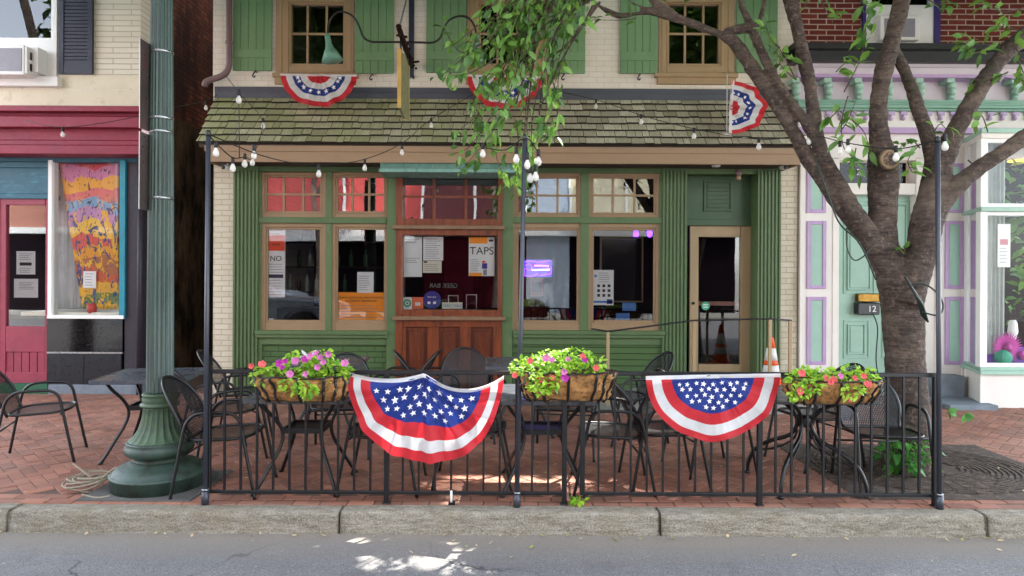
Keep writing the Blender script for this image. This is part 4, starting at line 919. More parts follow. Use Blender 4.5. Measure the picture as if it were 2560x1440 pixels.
# ------------------------------------------------------------ buntings
def star(cx, cy, r, rot=0): return [(cx+r*(1 if i % 2 == 0 else .42)*cos(rot+pi/2+i*pi/5), cy+r*(1 if i % 2 == 0 else .42)*sin(rot+pi/2+i*pi/5)) for i in range(10)]
def bunting(lab, O, A, B, Y, sag, bands, mats, stars, seed, gather=.4, amp=.012, nf=9, hem=.05, lean=0.0, rs=.05, group=None, irr=.02):
    """half-disc cloth. O centre of its straight edge, A half width, B drop (photo px vectors). sag(a) drops the edge."""
    rnd = random.Random(seed); ph = rnd.uniform(0, 6)
    p0 = at(O[0], O[1], Y); t = thing('bunting', lab, 'bunting', p0, group)
    def P(a, b, off=0):
        r = min(1.2, sqrt(a*a+b*b)); th = math.atan2(b, a)
        e = 1+irr*sin(th*7+seed)+irr*.7*sin(th*13+2*seed)
        s_ = sag(a); px = O[0]+A[0]*a+B[0]*(b*e+s_*(1-.55*b)); py = O[1]+A[1]*a+B[1]*(b*e+s_*(1-.55*b))
        q = at(px, py, Y)
        f = sin(th*nf+ph)+.5*sin(th*nf*1.9+ph*2)
        q.y += -.012-amp*(f+1)*(.25+.75*r)-off+.012*noise.noise(V((a*5+seed, b*4, seed)))+.006*noise.noise(V((th*16, b*5, seed+3)))*min(1, r*2)
        return q
    def polar(r, th):
        g = 1-gather*abs(cos(th))**2; r2 = r**g if r > 0 else 0
        return r2*cos(th), r2*sin(th)
    rs_ = [0]; mi = []
    for (r1, m) in bands:
        r0 = rs_[-1]; n = max(2, int((r1-r0)/.05))
        for i in range(1, n+1): rs_.append(r0+(r1-r0)*i/n); mi.append(m)
    nt_ = 90; nr = len(rs_)-1
    mb = MB()
    vs = [P(*polar(r, pi*k/nt_)) for r in rs_ for k in range(nt_+1)]; fs = []; mm = []
    for i in range(nr):
        for k in range(nt_): a = i*(nt_+1)+k; fs.append((a, a+1, a+nt_+2, a+nt_+1)); mm.append(mi[i])
    mb.add(vs, fs, mm, True)
    for (sa, sb, sr) in stars:
        poly = star(0, 0, sr, rnd.uniform(-.3, .3)); k = sqrt(A[0]**2+A[1]**2)/sqrt(B[0]**2+B[1]**2)
        mb.add([P(sa, sb, .004)]+[P(sa+x, sb-y*k, .004) for x, y in poly], [(0, 1+i, 1+(i+1) % 10) for i in range(10)], 3)
    mb.build('cloth', mats+[star_m], t)
    mb = MB()                                              # stitched white hem along the straight edge
    mb.grid(lambda u, v: P(-1+2*u, -.012+hem*v, .004), 60, 2); mb.build('hem', cl_white, t)
    return t
def scatter_stars(n, rmax, r, seed, gather, da=.135, db=.118):
    rnd = random.Random(seed); out = []; row = 0; b = .13
    while b < 1:
        a = -1.0+(da/2 if row % 2 else 0)
        while a < 1:
            x, y = a+rnd.uniform(-.02, .02), b+rnd.uniform(-.018, .018); th = math.atan2(y, x)
            if x*x+y*y < (rmax**(1-gather*abs(cos(th))**2)-r*1.1)**2: out.append((x, y, r*rnd.uniform(.85, 1.1)))
            a += da
        b += db; row += 1
    return out
def sag1(a):
    if a < -.02: u = (a+1)/.98; return .075*4*u*(1-u)
    u = (a+.02)/1.02; return .17*4*u*(1-u)
def sag0(a): return .0
FY = 4.95
bunting('large stars and stripes bunting sagging in two swags over the fence', (1066, 934), (194, 4), (-6, 212), FY, sag1, [(.56, 0), (.735, 1), (.88, 2), (1.0, 1)], [cl_blue, cl_red, cl_white], scatter_stars(40, .56, .046, 3, .42, .132, .105), 3, .42, .02, 13, .05, irr=.016)
bunting('taut half round stars and stripes bunting near the fence middle post', (1780, 937), (168, -3), (2, 163), FY, sag0, [(.58, 0), (.745, 1), (.9, 2), (1.0, 1)], [cl_blue, cl_red, cl_white], scatter_stars(40, .58, .042, 9, .12, .125, .092), 9, .12, .012, 8, .06, irr=.012)
small = [(.27, 1), (.45, 2), (.66, 0), (.84, 2), (1.0, 1)]
ss = [(.55*cos(pi*k/8), .55*sin(pi*k/8), .07) for k in range(9)]; ss = [(a, max(b, .09), r) for a, b, r in ss]
bunting('small scalloped bunting below the left upper tavern window', (798, 188), (95, 1), (0, 80), 9.0, sag0, small, [cl_blue, cl_red, cl_white], ss, 5, .1, .02, 9, .06, lean=.0)
bunting('small bunting half hidden behind the hanging leaves', (1262, 191), (95, 1), (0, 82), 9.0, sag0, small, [cl_blue, cl_red, cl_white], ss, 6, .1, .02, 9, .06)
bt5 = bunting('small bunting dangling sideways below the right upper tavern window', (1822, 270), (-4, 66), (92, 4), 8.7, sag0, small, [cl_blue, cl_red, cl_white], ss, 8, .1, .03, 8, .1, irr=.05)
p0, p1 = at(1818, 203, 8.72), at(1818, 178, W-.06); mb = MB(); mb.tube([at(1817, 335, 8.72), p0, p1], .006, 6)
mb.build('cord', white_p, bt5)

# ------------------------------------------------------------ lamp post, signs, cable
def tor(r, z, h, bul=.012): return [(r, z), (r+bul, z+h*.25), (r+bul, z+h*.75), (r, z+h)]
bc = gnd(395, 1214); bc = V((at(395, 1214, 5.40).x, 5.40, 0)); k = 5.4/F
lp = thing('lamp_post', 'tall fluted green cast iron lamp post standing on a stepped round base', 'lamp post', bc)
c = bc; c.x = at(399, 1214, 5.4).x; lp.location = c
MB().box(c.x-.42, c.x+.42, c.y-.385, c.y+.38, -.01, .01).build('footing_plate', mat('dark_footing_concrete', '#5d5b58', .9, var=.3, vs=5), lp)
MB().lathe([(.345, .01), (.347, .1), (.354, .104), (.354, .116), (.342, .122), (.33, .128), (.318, .15), (.285, .172), (.24, .19), (.207, .203), (.195, .213)], c, 64).build('plinth', lamp_base, lp)
MB().lathe([(.195, .213), (.188, .222), (.188, .24), (.198, .248), (.232, .262), (.249, .283), (.252, .308), (.246, .33), (.235, .345), (.24, .352), (.236, .362), (.222, .366)], c, 64).build('bulging_ring', lamp_base, lp)
MB().lathe([(.222, .366, .0), (.226, .37, .008), (.203, .386, .013), (.181, .412, .014), (.156, .45, .014), (.138, .5, .013), (.127, .56, .012), (.121, .61, .011), (.12, .622, 0)], c, 160).build('flared_skirt', lamp_moss, lp)
MB().lathe([(.12, .622), (.124, .625)]+tor(.124, .628, .03, .018)+tor(.124, .66, .05, .003)+[(.128, .715), (.131, .722), (.126, .732), (.105, .735)], c, 48).build('collar', lamp_moss, lp)
MB().lathe([(.103, .733, 0), (.101, .75, .013), (.098, 1.6, .012), (.092, 2.6, .011), (.08, 3.9, .010), (.072, 5.2, .009), (.075, 5.3, 0)], c, 160).build('shaft', lamp_g, lp)
mb = MB(); mb.lathe([(.09, 5.3), (.12, 5.35), (.14, 5.45), (.16, 5.8), (.1, 5.95), (.03, 6.1), (0, 6.15)], c, 24); mb.build('lantern', mat('lantern_glass', '#d8d8cc', .3), lp)
def strap(z, par):
    r = .101-.0055*z; mb = MB(); mb.lathe([(r+.001, z-.011), (r+.004, z-.01), (r+.004, z+.01), (r+.001, z+.011)], c, 40); mb.box(c.x-r-.05, c.x-r+.01, c.y-.04, c.y+.02, z-.03, z+.03); return mb
zz = lambda py: at(370, py, 5.4).z
for lab, y0, y1, sy, bent in (('upper street sign seen edge on, strapped high to the lamp post', 95, 320, (132, 297), .12), ('lower street sign seen edge on, strapped to the lamp post below the upper one', 328, 522, (331, 496), 0)):
    xs_ = at(349, 300, 5.22).x
    t = thing('street_sign', lab, 'sign', (xs_, 5.22, zz(y1)), 'signs strapped to the lamp post')
    mb = MB(); mb.box(xs_, xs_+.004, 5.22, 5.68, at(350, y1, 5.22).z, at(350, y0, 5.22).z); mb.build('sign_plate', mat('dull_metal_back_%d' % y0, '#6a5c58', .35, metal=.5, var=.4, vs=3, col2='#8c3a42' if y0 < 200 else '#4f4a3c', amt=.3), t, bevel=.001)
    mb = MB(); mb.box(xs_-.003, xs_, 5.218, 5.682, at(350, y1, 5.22).z, at(350, y0, 5.22).z); mb.build('sign_face', white_p, t)
    for yy in sy: strap(zz(yy), t).build('strap', steel, t)
# coil of cable
cc = gnd(232, 1222); t_ = MB(); pts = []
for i in range(190):
    a = i*.19; r = .13+.07*sin(i*.37)+.03*sin(i*.11); pts.append(V((cc.x+.02*sin(i*.05)+r*cos(a)*1.15, cc.y+.02*cos(i*.07)+r*sin(a)*.7, .02+.06*abs(sin(i*.13))+.0002*i)))
t_.tube(pts, .0062, 6)
t_.tube(catmull([gnd(250, 1222)+V((0, 0, .03)), at(215, 1185, cc.y)+V((0, 0, 0)), at(183, 1160, cc.y+.05), at(195, 1168, cc.y+.05), at(235, 1200, cc.y)], 6), .0062, 6)
t_.tube(catmull([at(240, 1205, cc.y), at(262, 1188, cc.y), at(288, 1170, cc.y+.02), at(280, 1186, cc.y), at(248, 1212, cc.y)], 6), .0062, 6)
t_.tube(catmull([at(225, 1230, cc.y-.1), at(180, 1228, cc.y), at(168, 1205, cc.y), at(185, 1197, cc.y+.05), at(225, 1202, cc.y+.1)], 6), .0062, 6)
t_.tube(catmull([gnd(205, 1240)+V((0, 0, .012)), gnd(240, 1248)+V((0, 0, .012)), gnd(275, 1244)+V((0, 0, .012))], 5), .0062, 6)
tag(t_.build('cable_coil', rope), 'tangled coil of beige cable on the bricks beside the lamp post', 'cable')

# ------------------------------------------------------------ fence and poles
NF = 5.01
def fence(name, lab, posts, feet, bx):
    p0 = gnd(posts[0], 1258); t = thing(name, lab, 'fence', (p0.x, NF, 0), 'black railing sections along the kerb')
    zt_, zb_ = .975, .078; xa, xb = at(posts[0], 1100, NF).x, at(posts[-1], 1100, NF).x
    mb = MB(); mb.box(xa, xb, NF-.016, NF+.016, zt_-.03, zt_); mb.build('top_rail', iron, t, bevel=.004)
    mb = MB(); mb.box(xa, xb, NF-.012, NF+.012, zb_-.012, zb_+.012); mb.build('bottom_rail', iron, t, bevel=.003)
    for px, ft in zip(posts, feet):
        x = at(px, 1100, NF).x; mb = MB(); mb.box(x-.018, x+.018, NF-.018, NF+.018, 0 if ft else .07, zt_-.002)
        if ft: mb.box(x-.03, x+.03, NF-.03, NF+.03, 0, .006)
        mb.build('post', iron, t, bevel=.003)
    for px in bx:
        x = at(px, 1100, NF).x; MB().box(x-.0075, x+.0075, NF-.0075, NF+.0075, zb_, zt_-.02).build('baluster', iron, t)
    return t
def bal(a, b, n): return [a+(b-a)*(i+1)/(n+1) for i in range(n)]
fence('railing', 'left black iron railing section carrying the large bunting', (521, 967, 1411), (0, 1, 1), bal(521, 967, 10)+bal(967, 1411, 10))
fence('railing', 'right black iron railing section carrying the taut bunting', (1456, 1899, 2338), (0, 1, 1), bal(1456, 1899, 10)+bal(1899, 2338, 10))
poles = []
for lab, (bx_, by_), (tx, ty), yoff in (('dark steel light pole at the left end of the railing beside the lamp post', (513, 1258), (521, 335), .0), ('dark steel light pole in the middle of the railing, slightly leaning', (1292, 1258), (1312, 345), -.03), ('dark steel light pole at the right end of the railing in front of the tree', (2349, 1266), (2344, 350), -.02)):
    b_ = at(bx_, by_, NF-.045+yoff); b_.z = 0; tp = at(tx, ty, NF-.045+yoff); t = thing('light_pole', lab, 'pole', b_, 'string light poles along the railing')
    MB().tube([b_, tp], .0168, 12).build('pole_tube', pole_m, t)
    MB().tube([b_, b_+(tp-b_)*.035], .027, 12).build('ground_sleeve', pole_m, t)
    mb = MB(); q = b_+(tp-b_)*.04; mb.lathe([(.021, -.006), (.026, -.004), (.026, .004), (.021, .006)], q, 12); mb.build('wire_tie', steel, t)
    MB().lathe([(.02, 0), (.02, .03), (.012, .045), (0, .05)], tp-V((0, 0, .02)), 10).build('cap', iron, t); poles.append(tp)

# ------------------------------------------------------------ string lights
def string_lights(lab, pts, bulbs, group='strings of bulbs over the terrace'):
    t = thing('string_lights', lab, 'string lights', pts[0], group); P = catmull(pts, 8)
    MB().tube(P, .0045, 5).build('cord', sock_m, t)
    for px, py in bulbs:
        best = min(P, key=lambda q: abs(CX+(q.x*cos(ROLL)-(EYE-q.z)*sin(ROLL))*F/q.y-px)); c = at(px, py, best.y)
        s = MB(); s.tube([best, c+V((0, 0, .05))], .004, 4); s.lathe([(.010, .05), (.0135, .045), (.015, .0), (.012, -.005), (0, -.006)], c, 10); so_ = s.build('socket', sock_m, t)
        MB().lathe([(.010, -.004), (.014, -.015), (.022, -.032), (.0245, -.046), (.021, -.062), (.010, -.072), (0, -.074)], c, 12).build('bulb', bulb_m, so_)
def A(*q): return [at(x, y, Y) for x, y, Y in q]
string_lights('bulb string from the left pole across the shopfront up to the roof', [poles[0]]+A((640, 384, 5.6), (730, 407, 6.0), (797, 412, 6.4), (905, 400, 7.0), (1005, 358, 7.6), (1078, 298, 8.2), (1190, 232, 9.2)), [(635, 376), (797, 424), (912, 410), (1005, 372), (1078, 305)])
string_lights('short bulb string dipping from the left pole under the eave corner', [poles[0]]+A((540, 358, 5.2), (582, 394, 5.6), (612, 392, 6.0), (632, 390, 6.6), (655, 300, 8.0), (600, 235, 9.0), (567, 192, 9.35)), [(540, 368), (582, 408), (612, 398), (631, 396), (658, 306), (597, 238)])
string_lights('bulb string from the left building past the lamp post to the tavern roof', A((60, 300, 8.4), (157, 318, 8.2), (300, 300, 8.4), (420, 272, 8.7), (515, 252, 9.0), (545, 235, 9.2)), [(157, 328), (515, 262)])
string_lights('bulb string over the shingles from the tavern wall to the right pole', A((1330, 215, 9.2), (1490, 250, 8.6), (1603, 288, 7.9), (1735, 322, 7.2), (1897, 348, 6.4), (2022, 338, 6.0), (2120, 358, 5.7), (2240, 372, 5.3))+[poles[2]], [(1490, 258), (1603, 296), (1735, 331), (1897, 356), (2022, 342), (2100, 366), (2120, 362), (2240, 380), (2362, 352)])
string_lights('bundle of bulbs hanging around the top of the middle pole', A((1200, 366, 5.6), (1260, 375, 5.2))+[poles[1]]+A((1340, 372, 4.99), (1350, 400, 5.0), (1335, 425, 5.0), (1322, 455, 5.02)), [(1207, 372), (1291, 384), (1318, 398), (1346, 390), (1326, 432), (1339, 428)])
#__PART4__
# ------------------------------------------------------------ chairs and tables
def make_chair():
    t = thing('mesh_armchair', 'x', 'chair', (0, 0, 0), 'black mesh armchairs on the terrace')
    for s in (-1, 1):
        pts = [V((-.31, s*.275, 0)), V((-.285, s*.272, .15)), V((-.235, s*.266, .43)), V((-.205, s*.264, .56)), V((-.15, s*.262, .622)), V((-.08, s*.262, .64)), V((.05, s*.262, .642)), V((.13, s*.262, .632)), V((.185, s*.264, .58)), V((.215, s*.266, .45)), V((.28, s*.273, .12)), V((.305, s*.276, 0))]
        MB().tube(catmull(pts, 3), .0125, 8).build('side_frame', iron, t, local=True)
    def so_(a): c_, s_ = cos(a), sin(a); return V((.015+.235*math.copysign(abs(c_)**.6, c_), .255*math.copysign(abs(s_)**.6, s_), .44+.012*c_))
    MB().tube([so_(2*pi*i/36) for i in range(36)], .0115, 7, closed=True).build('seat_rim', iron, t, local=True)
    def sf(u, v): p = so_(2*pi*u); cn = V((.015, 0, .425)); return cn+(p-cn)*v
    mb = MB(); mb.grid(sf, 36, 6, 0, True, lambda u, v: (v*cos(2*pi*u)*.235, v*sin(2*pi*u)*.255)); mb.build('seat', perf, t, local=True)
    def bw(v): return .25*(1 if v < .35 else sqrt(max(0, 1-((v-.35)/.65)**2.3)))*(.88+.12*min(1, v/.35))
    def bp(y, v): w_ = max(bw(v), 1e-4); return V((-.2-.21*v**1.15-.055*(1-(y/.25)**2)*min(1, v*4+.2), y, .44+.43*v-.02*(1-v)))
    vs_ = [1-(1-i/22)**1.6 for i in range(23)]
    edge = [bp(-bw(v), v) for v in vs_]+[bp(bw(v), v) for v in reversed(vs_[:-1])]
    MB().tube(edge, .0125, 8).build('back_rim', iron, t, local=True)
    mb = MB(); mb.grid(lambda u, v: bp((2*u-1)*bw(vs_[round(v*22)]), vs_[round(v*22)]), 12, 22, 0, True, lambda u, v: ((2*u-1)*bw(vs_[round(v*22)]), vs_[round(v*22)]*.47)); mb.build('backrest', perf, t, local=True)
    MB().bar((-.26, -.268, .3), (-.26, .268, .3), .008, 6).build('stretcher', iron, t, local=True); MB().bar((.2, -.265, .43), (.2, .265, .43), .008, 6).build('stretcher', iron, t, local=True)
    return t
def make_table():
    t = thing('bistro_table', 'x', 'table', (0, 0, 0), 'black square bistro tables')
    mb = MB(); mb.box(-.38, .38, -.38, .38, .722, .738); mb.box(-.385, .385, -.385, -.37, .705, .742); mb.box(-.385, .385, .37, .385, .705, .742); mb.box(-.385, -.37, -.37, .37, .705, .742); mb.box(.37, .385, -.37, .37, .705, .742)
    mb.build('tabletop', table_top, t, bevel=.004, local=True)
    for sx in (-1, 1):
        for sy in (-1, 1):
            pts = [V((sx*a, sy*a, z)) for a, z in ((.29, .72), (.25, .64), (.185, .54), (.15, .44), (.165, .33), (.23, .18), (.315, 0))]
            mb = MB(); mb.tube(catmull(pts, 4), .0145, 8); mb.lathe([(.022, 0), (.022, .012), (.014, .02)], (sx*.315, sy*.315, 0), 10); mb.build('leg', iron, t, local=True)
    mb = MB(); q = .15
    mb.box(-q, q, -q, q, .452, .458); mb.box(-q, q, -q-.01, -q+.01, .435, .475); mb.box(-q, q, q-.01, q+.01, .435, .475); mb.box(-q-.01, -q+.01, -q+.01, q-.01, .435, .475); mb.box(q-.01, q+.01, -q+.01, q-.01, .435, .475)
    mb.build('lower_shelf', iron, t, local=True); return t
def make_hub_table():
    t = thing('pedestal_table', 'black table on four curved legs meeting at a hub, at the right end', 'table', (0, 0, 0))
    mb = MB(); mb.box(-.4, .4, -.4, .4, .722, .74); mb.build('tabletop', table_top, t, bevel=.006, local=True)
    for k in range(4):
        a = pi/4+k*pi/2; c_, s_ = cos(a), sin(a)
        pts = [V((c_*r, s_*r, z)) for r, z in ((.42, .715), (.3, .7), (.16, .64), (.07, .55), (.06, .47), (.12, .38), (.27, .31), (.4, .22), (.46, .1), (.47, 0))]
        mb = MB(); mb.tube(catmull(pts, 4), .016, 8); mb.lathe([(.026, 0), (.026, .015), (.015, .022)], (c_*.47, s_*.47, 0), 10)
        mb.tube(catmull([V((c_*.4, s_*.4, .215)), V((c_*.25, s_*.25, .25)), V((c_*.1, s_*.1, .34)), V((c_*.05, s_*.05, .44))], 4), .009, 6); mb.build('leg', iron, t, local=True)
    MB().lathe([(.05, .47), (.06, .49), (.06, .54), (.05, .56)], (0, 0, 0), 16).build('hub', iron, t, local=True); return t
table_top = mat('grey_black_table_enamel', '#4c4f55', .3, var=.04, vs=1, bump=0, spec=.6)
CH = [(-4.25, 6.18, 22, 'black mesh armchair outside the railing at the far left, in front of the red door'),
      (-2.22, 5.33, 3, 'black mesh armchair just right of the lamp post, behind the left pole'),
      (-2.62, 6.2, 40, 'black mesh armchair half hidden behind the chair beside the lamp post'),
      (-2.78, 7.15, 12, 'black mesh armchair by the left fluted pilaster, its back tilted left'),
      (-.47, 7.0, -84, 'black mesh armchair with wide round back showing in front of the varnished bay'),
      (-.78, 7.25, 12, 'black mesh armchair seen side on, left neighbour of the round back before the bay'),
      (-1.02, 5.42, 180, 'black mesh armchair mostly hidden behind the large sagging bunting'),
      (-.30, 5.55, 0, 'black mesh armchair left of the table under the middle flower basket'),
      (.80, 5.46, 177, 'black mesh armchair facing left, right of the table under the middle basket'),
      (1.24, 5.55, 2, 'black mesh armchair facing right, hidden in part by the taut bunting'),
      (1.72, 5.95, 12, 'black mesh armchair left of the pedestal table behind the bunting'),
      (2.97, 5.47, -96, 'black mesh armchair in the right railing corner, back against the tree trunk'),
      (2.72, 6.15, -165, 'black mesh armchair behind the pedestal table with its arched back above the right flower basket'),
      (.85, 7.25, -12, 'black mesh armchair seen edge on beside the post of the handrail'),
      (-1.6, 6.42, -82, 'black mesh armchair facing the street behind the table under the left basket'),
      (.5, 6.45, -96, 'black mesh armchair facing the street behind the table under the middle basket'),
      (-1.22, 7.25, 176, 'black mesh armchair right of the table under the left tavern windows'),
      (1.2, 7.0, 195, 'black mesh armchair with its back to the ramp, right of the handrail end post')]
TB = [(-3.32, 6.32, 8, 'black bistro table outside the railing, behind the lamp post'), (-1.63, 5.47, 0, 'black bistro table under the left flower basket'),
      (-1.96, 7.3, 4, 'black bistro table near the green wall below the left tavern windows'), (.25, 5.47, 0, 'black bistro table under the middle flower basket'),
      (.1, 7.3, 3, 'black bistro table near the right end of the varnished bay')]
pc, pt = make_chair(), make_table()
for i, (x, y, a, lab) in enumerate(CH):
    o = pc if i == 0 else copy_tree(pc); o.location = (x, y, 0); o.rotation_euler = (0, 0, radians(a)); o['label'] = lab
for i, (x, y, a, lab) in enumerate(TB):
    o = pt if i == 0 else copy_tree(pt); o.location = (x, y, 0); o.rotation_euler = (0, 0, radians(a)); o['label'] = lab
ht = make_hub_table(); ht.location = (2.36, 5.5, 0); ht.rotation_euler = (0, 0, radians(2))

# ------------------------------------------------------------ flower baskets
def basket(lab, x0, x1, yr, yb, clumps, flowers, seed):
    clumps = [(a, b_-(6 if b_ < yr+12 else 0), c_, n_) for a, b_, c_, n_ in clumps]; rnd = random.Random(seed); BYb = NF-.024; D = .21
    c = at((x0+x1)/2, yr, BYb-.1); L = (x1-x0)*(BYb-.1)/F; h = (yb-yr)*(BYb-.1)/F
    t = thing('flower_basket', lab, 'flower basket', c, 'flower baskets hung on the railing')
    def S(ph, v, o=0):
        cx_ = math.copysign(abs(cos(ph))**.55, cos(ph)); sy = sin(ph)**.7 if sin(ph) > 0 else 0
        k = 1-.42*v**2.4; z = -h*(v if v < .8 else .8+.2*(v-.8)/.2)
        n = noise.noise(V((cx_*5+seed, sy*5, v*4)))*.03+noise.noise(V((cx_*16+seed, sy*16, v*12)))*.016+max(0, sin(ph*9.4-.7*3.14))*.016
        return V((c.x+cx_*(L/2+o+n)*(1-.14*v**2), BYb-(D+o+n)*sy*k, c.z+z+n*.6))
    mb = MB(); mb.grid(lambda u, v: S(pi*u, v), 60, 14)
    mb.add([S(pi*i/60, 1) for i in range(61)], [tuple(range(61))]); mb.add([S(0, 0), S(0, 1), S(pi, 1), S(pi, 0)], [(0, 1, 2, 3)])
    mb.add([S(pi*i/60, .06)+V((0, 0, 0)) for i in range(61)], [tuple(range(61))], 1)
    for k in range(700):                                   # loose fibres
        ph, v = rnd.uniform(.02, pi-.02), rnd.random()**1.3; p = S(ph, v, -.004); d = V((rnd.gauss(0, 1), -abs(rnd.gauss(0, .8)), rnd.gauss(-.25, .8))).normalized()*rnd.uniform(.012, .04)
        sd = d.orthogonal().normalized()*.0012; mb.add([p-sd, p+sd, p+d], [(0, 1, 2)])
    mb.build('coco_liner', [coir, joint], t)
    mb = MB(); mb.tube([S(pi*i/40, 0, .006) for i in range(41)], .006, 6); mb.tube([S(0, 0), S(pi, 0)], .006, 6)
    for k in range(9):
        ph = pi*(k+.7)/9.4; mb.tube([S(ph, j/12, .007) for j in range(13)], .0105, 6, flat=1.0)
    mb.tube([S(pi*i/40, .98, .004) for i in range(41)], .005, 6)
    mb.build('wire_cradle', iron, t)
    mb = MB()
    for (px, py, r, n) in clumps:
        for k in range(n):
            a = rnd.uniform(0, 2*pi); q = sqrt(rnd.random()); ly = py+r*.75*q*sin(a); p = at(px+r*q*cos(a), ly, BYb-(.225+.05*rnd.random() if py > yr+12 and ly > yr-4 else .06+.13*rnd.random()))
            d = V((cos(a)*.8+rnd.gauss(0, .4), -.5+rnd.gauss(0, .4), .25+rnd.gauss(0, .45)-.3*(sin(a) > 0)))
            mb.leaf(p, d, V((rnd.gauss(0, .3), -.6, .8)), rnd.uniform(.028, .05), rnd.uniform(.018, .028), 0, .4)
        for k in range(4): mb.tube([at(px+rnd.uniform(-r, r)*.5, py+r*.5, BYb-.1), at(px+rnd.uniform(-r, r)*.6, py-r*.4, BYb-.15)], .002, 4)
    mb.build('foliage', leaf_lime, t)
    for (px, py, m) in flowers:
        p = at(px, py, BYb-.26+rnd.uniform(-.02, .03)); mb = MB(); nrm = V((rnd.gauss(0, .35), -1, .45+rnd.gauss(0, .25))).normalized(); e1 = nrm.orthogonal().normalized(); e2 = nrm.cross(e1); R_ = rnd.uniform(.019, .03)
        n5 = 30; rim = [p+(e1*cos(2*pi*i/n5)+e2*sin(2*pi*i/n5))*R_*(.86+.14*abs(cos(2.5*2*pi*i/n5)))+nrm*.006*sin(i*5) for i in range(n5)]; mid = [p+(e1*cos(2*pi*i/n5)+e2*sin(2*pi*i/n5))*R_*.35-nrm*.008 for i in range(n5)]
        mb.add(rim+mid+[p-nrm*.02], [(i, (i+1) % n5, n5+(i+1) % n5, n5+i) for i in range(n5)]+[(n5+i, n5+(i+1) % n5, 2*n5) for i in range(n5)], 0, True)
        mb.build('flower', m, t)
    return t
P_, M_, C_ = fl_pink, fl_mag, fl_cor
b1 = basket('left flower basket with pink and magenta petunias spilling over its brown liner', 640, 872, 940, 1004, [(665, 945, 34, 70), (690, 935, 30, 50), (750, 920, 45, 110), (725, 962, 24, 34), (785, 938, 40, 90), (830, 925, 36, 70), (855, 930, 22, 40), (800, 905, 35, 60), (768, 975, 22, 40)],
    [(697, 908, M_), (712, 903, M_), (738, 902, P_), (705, 918, M_), (800, 893, P_), (820, 886, P_), (775, 890, P_), (790, 882, P_), (762, 898, M_), (725, 935, P_), (763, 935, P_), (793, 918, P_), (862, 907, P_), (808, 905, P_), (628, 915, C_), (655, 910, C_)], 1)
basket('middle flower basket with coral and pink petunias and its bare liner at the right', 1300, 1538, 930, 1002, [(1310, 925, 30, 60), (1340, 920, 36, 80), (1365, 950, 36, 70), (1350, 972, 24, 38), (1400, 915, 38, 90), (1440, 905, 40, 90), (1475, 915, 34, 80), (1490, 935, 20, 30), (1375, 905, 35, 70)],
    [(1325, 902, C_), (1365, 895, P_), (1380, 900, P_), (1457, 890, C_), (1462, 900, M_), (1287, 938, C_), (1350, 947, C_), (1382, 945, C_), (1412, 945, M_), (1410, 930, P_), (1490, 920, C_), (1420, 898, P_)], 2)
basket('right flower basket with bright green leaves and coral petunias by the tree', 1972, 2200, 950, 1010, [(2005, 950, 36, 100), (2030, 966, 26, 44), (2065, 945, 30, 60), (2085, 955, 30, 60), (2125, 950, 36, 90), (2130, 980, 24, 40), (2160, 950, 30, 60), (2000, 985, 24, 40)],
    [(2005, 933, C_), (2065, 945, C_), (2078, 955, C_), (2102, 940, P_), (2138, 945, C_), (2160, 940, C_), (2170, 960, C_), (2001, 978, C_), (2124, 999, C_), (2085, 948, C_)], 3)
mb = MB(); c = at(770, 893, 4.85)                             # white dried sprig stuck in the left basket
for d in ((-.06, 0, .0), (.05, 0, .05), (-.03, 0, .03), (.07, 0, .06)): mb.leaf(c, V(d), V((0, -1, .2)), .075, .022)
mb.tube([c, at(745, 925, 4.85)], .004, 5)
mb.build('pale_sprig', cl_white, b1)

# ------------------------------------------------------------ traffic cone
ct = at(1928, 843, 8.62); c = V((ct.x, 8.62, .25)); t = thing('traffic_cone', 'orange traffic cone with white bands standing by the tavern door', 'traffic cone', c)
hgt = ct.z-.25; R = lambda f: .135-(.135-.03)*f
mb = MB(); mb.box(c.x-.18, c.x+.18, c.y-.18, c.y+.18, .25, .28); mb.build('base', cone_o, t, bevel=.008)
MB().lathe([(R(0), .28), (R(.30), .25+hgt*.30)], (c.x, c.y, 0), 28).build('lower_cone', cone_o, t)
MB().lathe([(R(.30)+.002, .25+hgt*.30), (R(.46)+.002, .25+hgt*.46)], (c.x, c.y, 0), 28).build('lower_band', cone_w, t)
MB().lathe([(R(.46), .25+hgt*.46), (R(.55), .25+hgt*.55)], (c.x, c.y, 0), 28).build('middle_cone', cone_o, t)
MB().lathe([(R(.55)+.002, .25+hgt*.55), (R(.79)+.002, .25+hgt*.79)], (c.x, c.y, 0), 28).build('upper_band', cone_w, t)
MB().lathe([(R(.79), .25+hgt*.79), (R(.97), .25+hgt*.97), (R(1)*.8, .25+hgt), (R(1)*.5, .25+hgt), (R(1)*.5, .25+hgt-.05)], (c.x, c.y, 0), 28).build('tip', cone_o, t)

# ------------------------------------------------------------ hanging sign and goose-neck lamps
bx = at(1006, 105, 8.3)
t = thing('hanging_sign', 'narrow wooden hanging sign with yellow edge, seen edge on', 'sign', at(1000, 280, 7.7))
zb0 = at(993, 268, 7.6).z; zt0 = at(996, 128, 7.6).z; sx = at(993, 200, 7.6).x
mb = MB(); mb.prism([(7.6, zb0), (7.9, zb0-.06), (8.2, zb0), (8.2, zt0), (7.9, zt0+.05), (7.6, zt0)], sx+.012, sx+.042, T=lambda a, b, c: V((c, a, b))); mb.build('board', olive, t)
for yy in (7.575, 8.2): MB().box(sx+.006, sx+.046, yy, yy+.025, zb0-.01, zt0+.02).build('yellow_edge', yellow, t, bevel=.003)
for yy in (7.65, 8.15): MB().tube([V((sx+.03, yy, zt0)), V((sx+.03, yy, zt0+.17))], .012, 6).build('hanger', iron, t)
t = thing('sign_bracket', 'wrought iron sign bracket projecting from the cream wall between the upper windows', 'bracket', at(1028, 190, W))
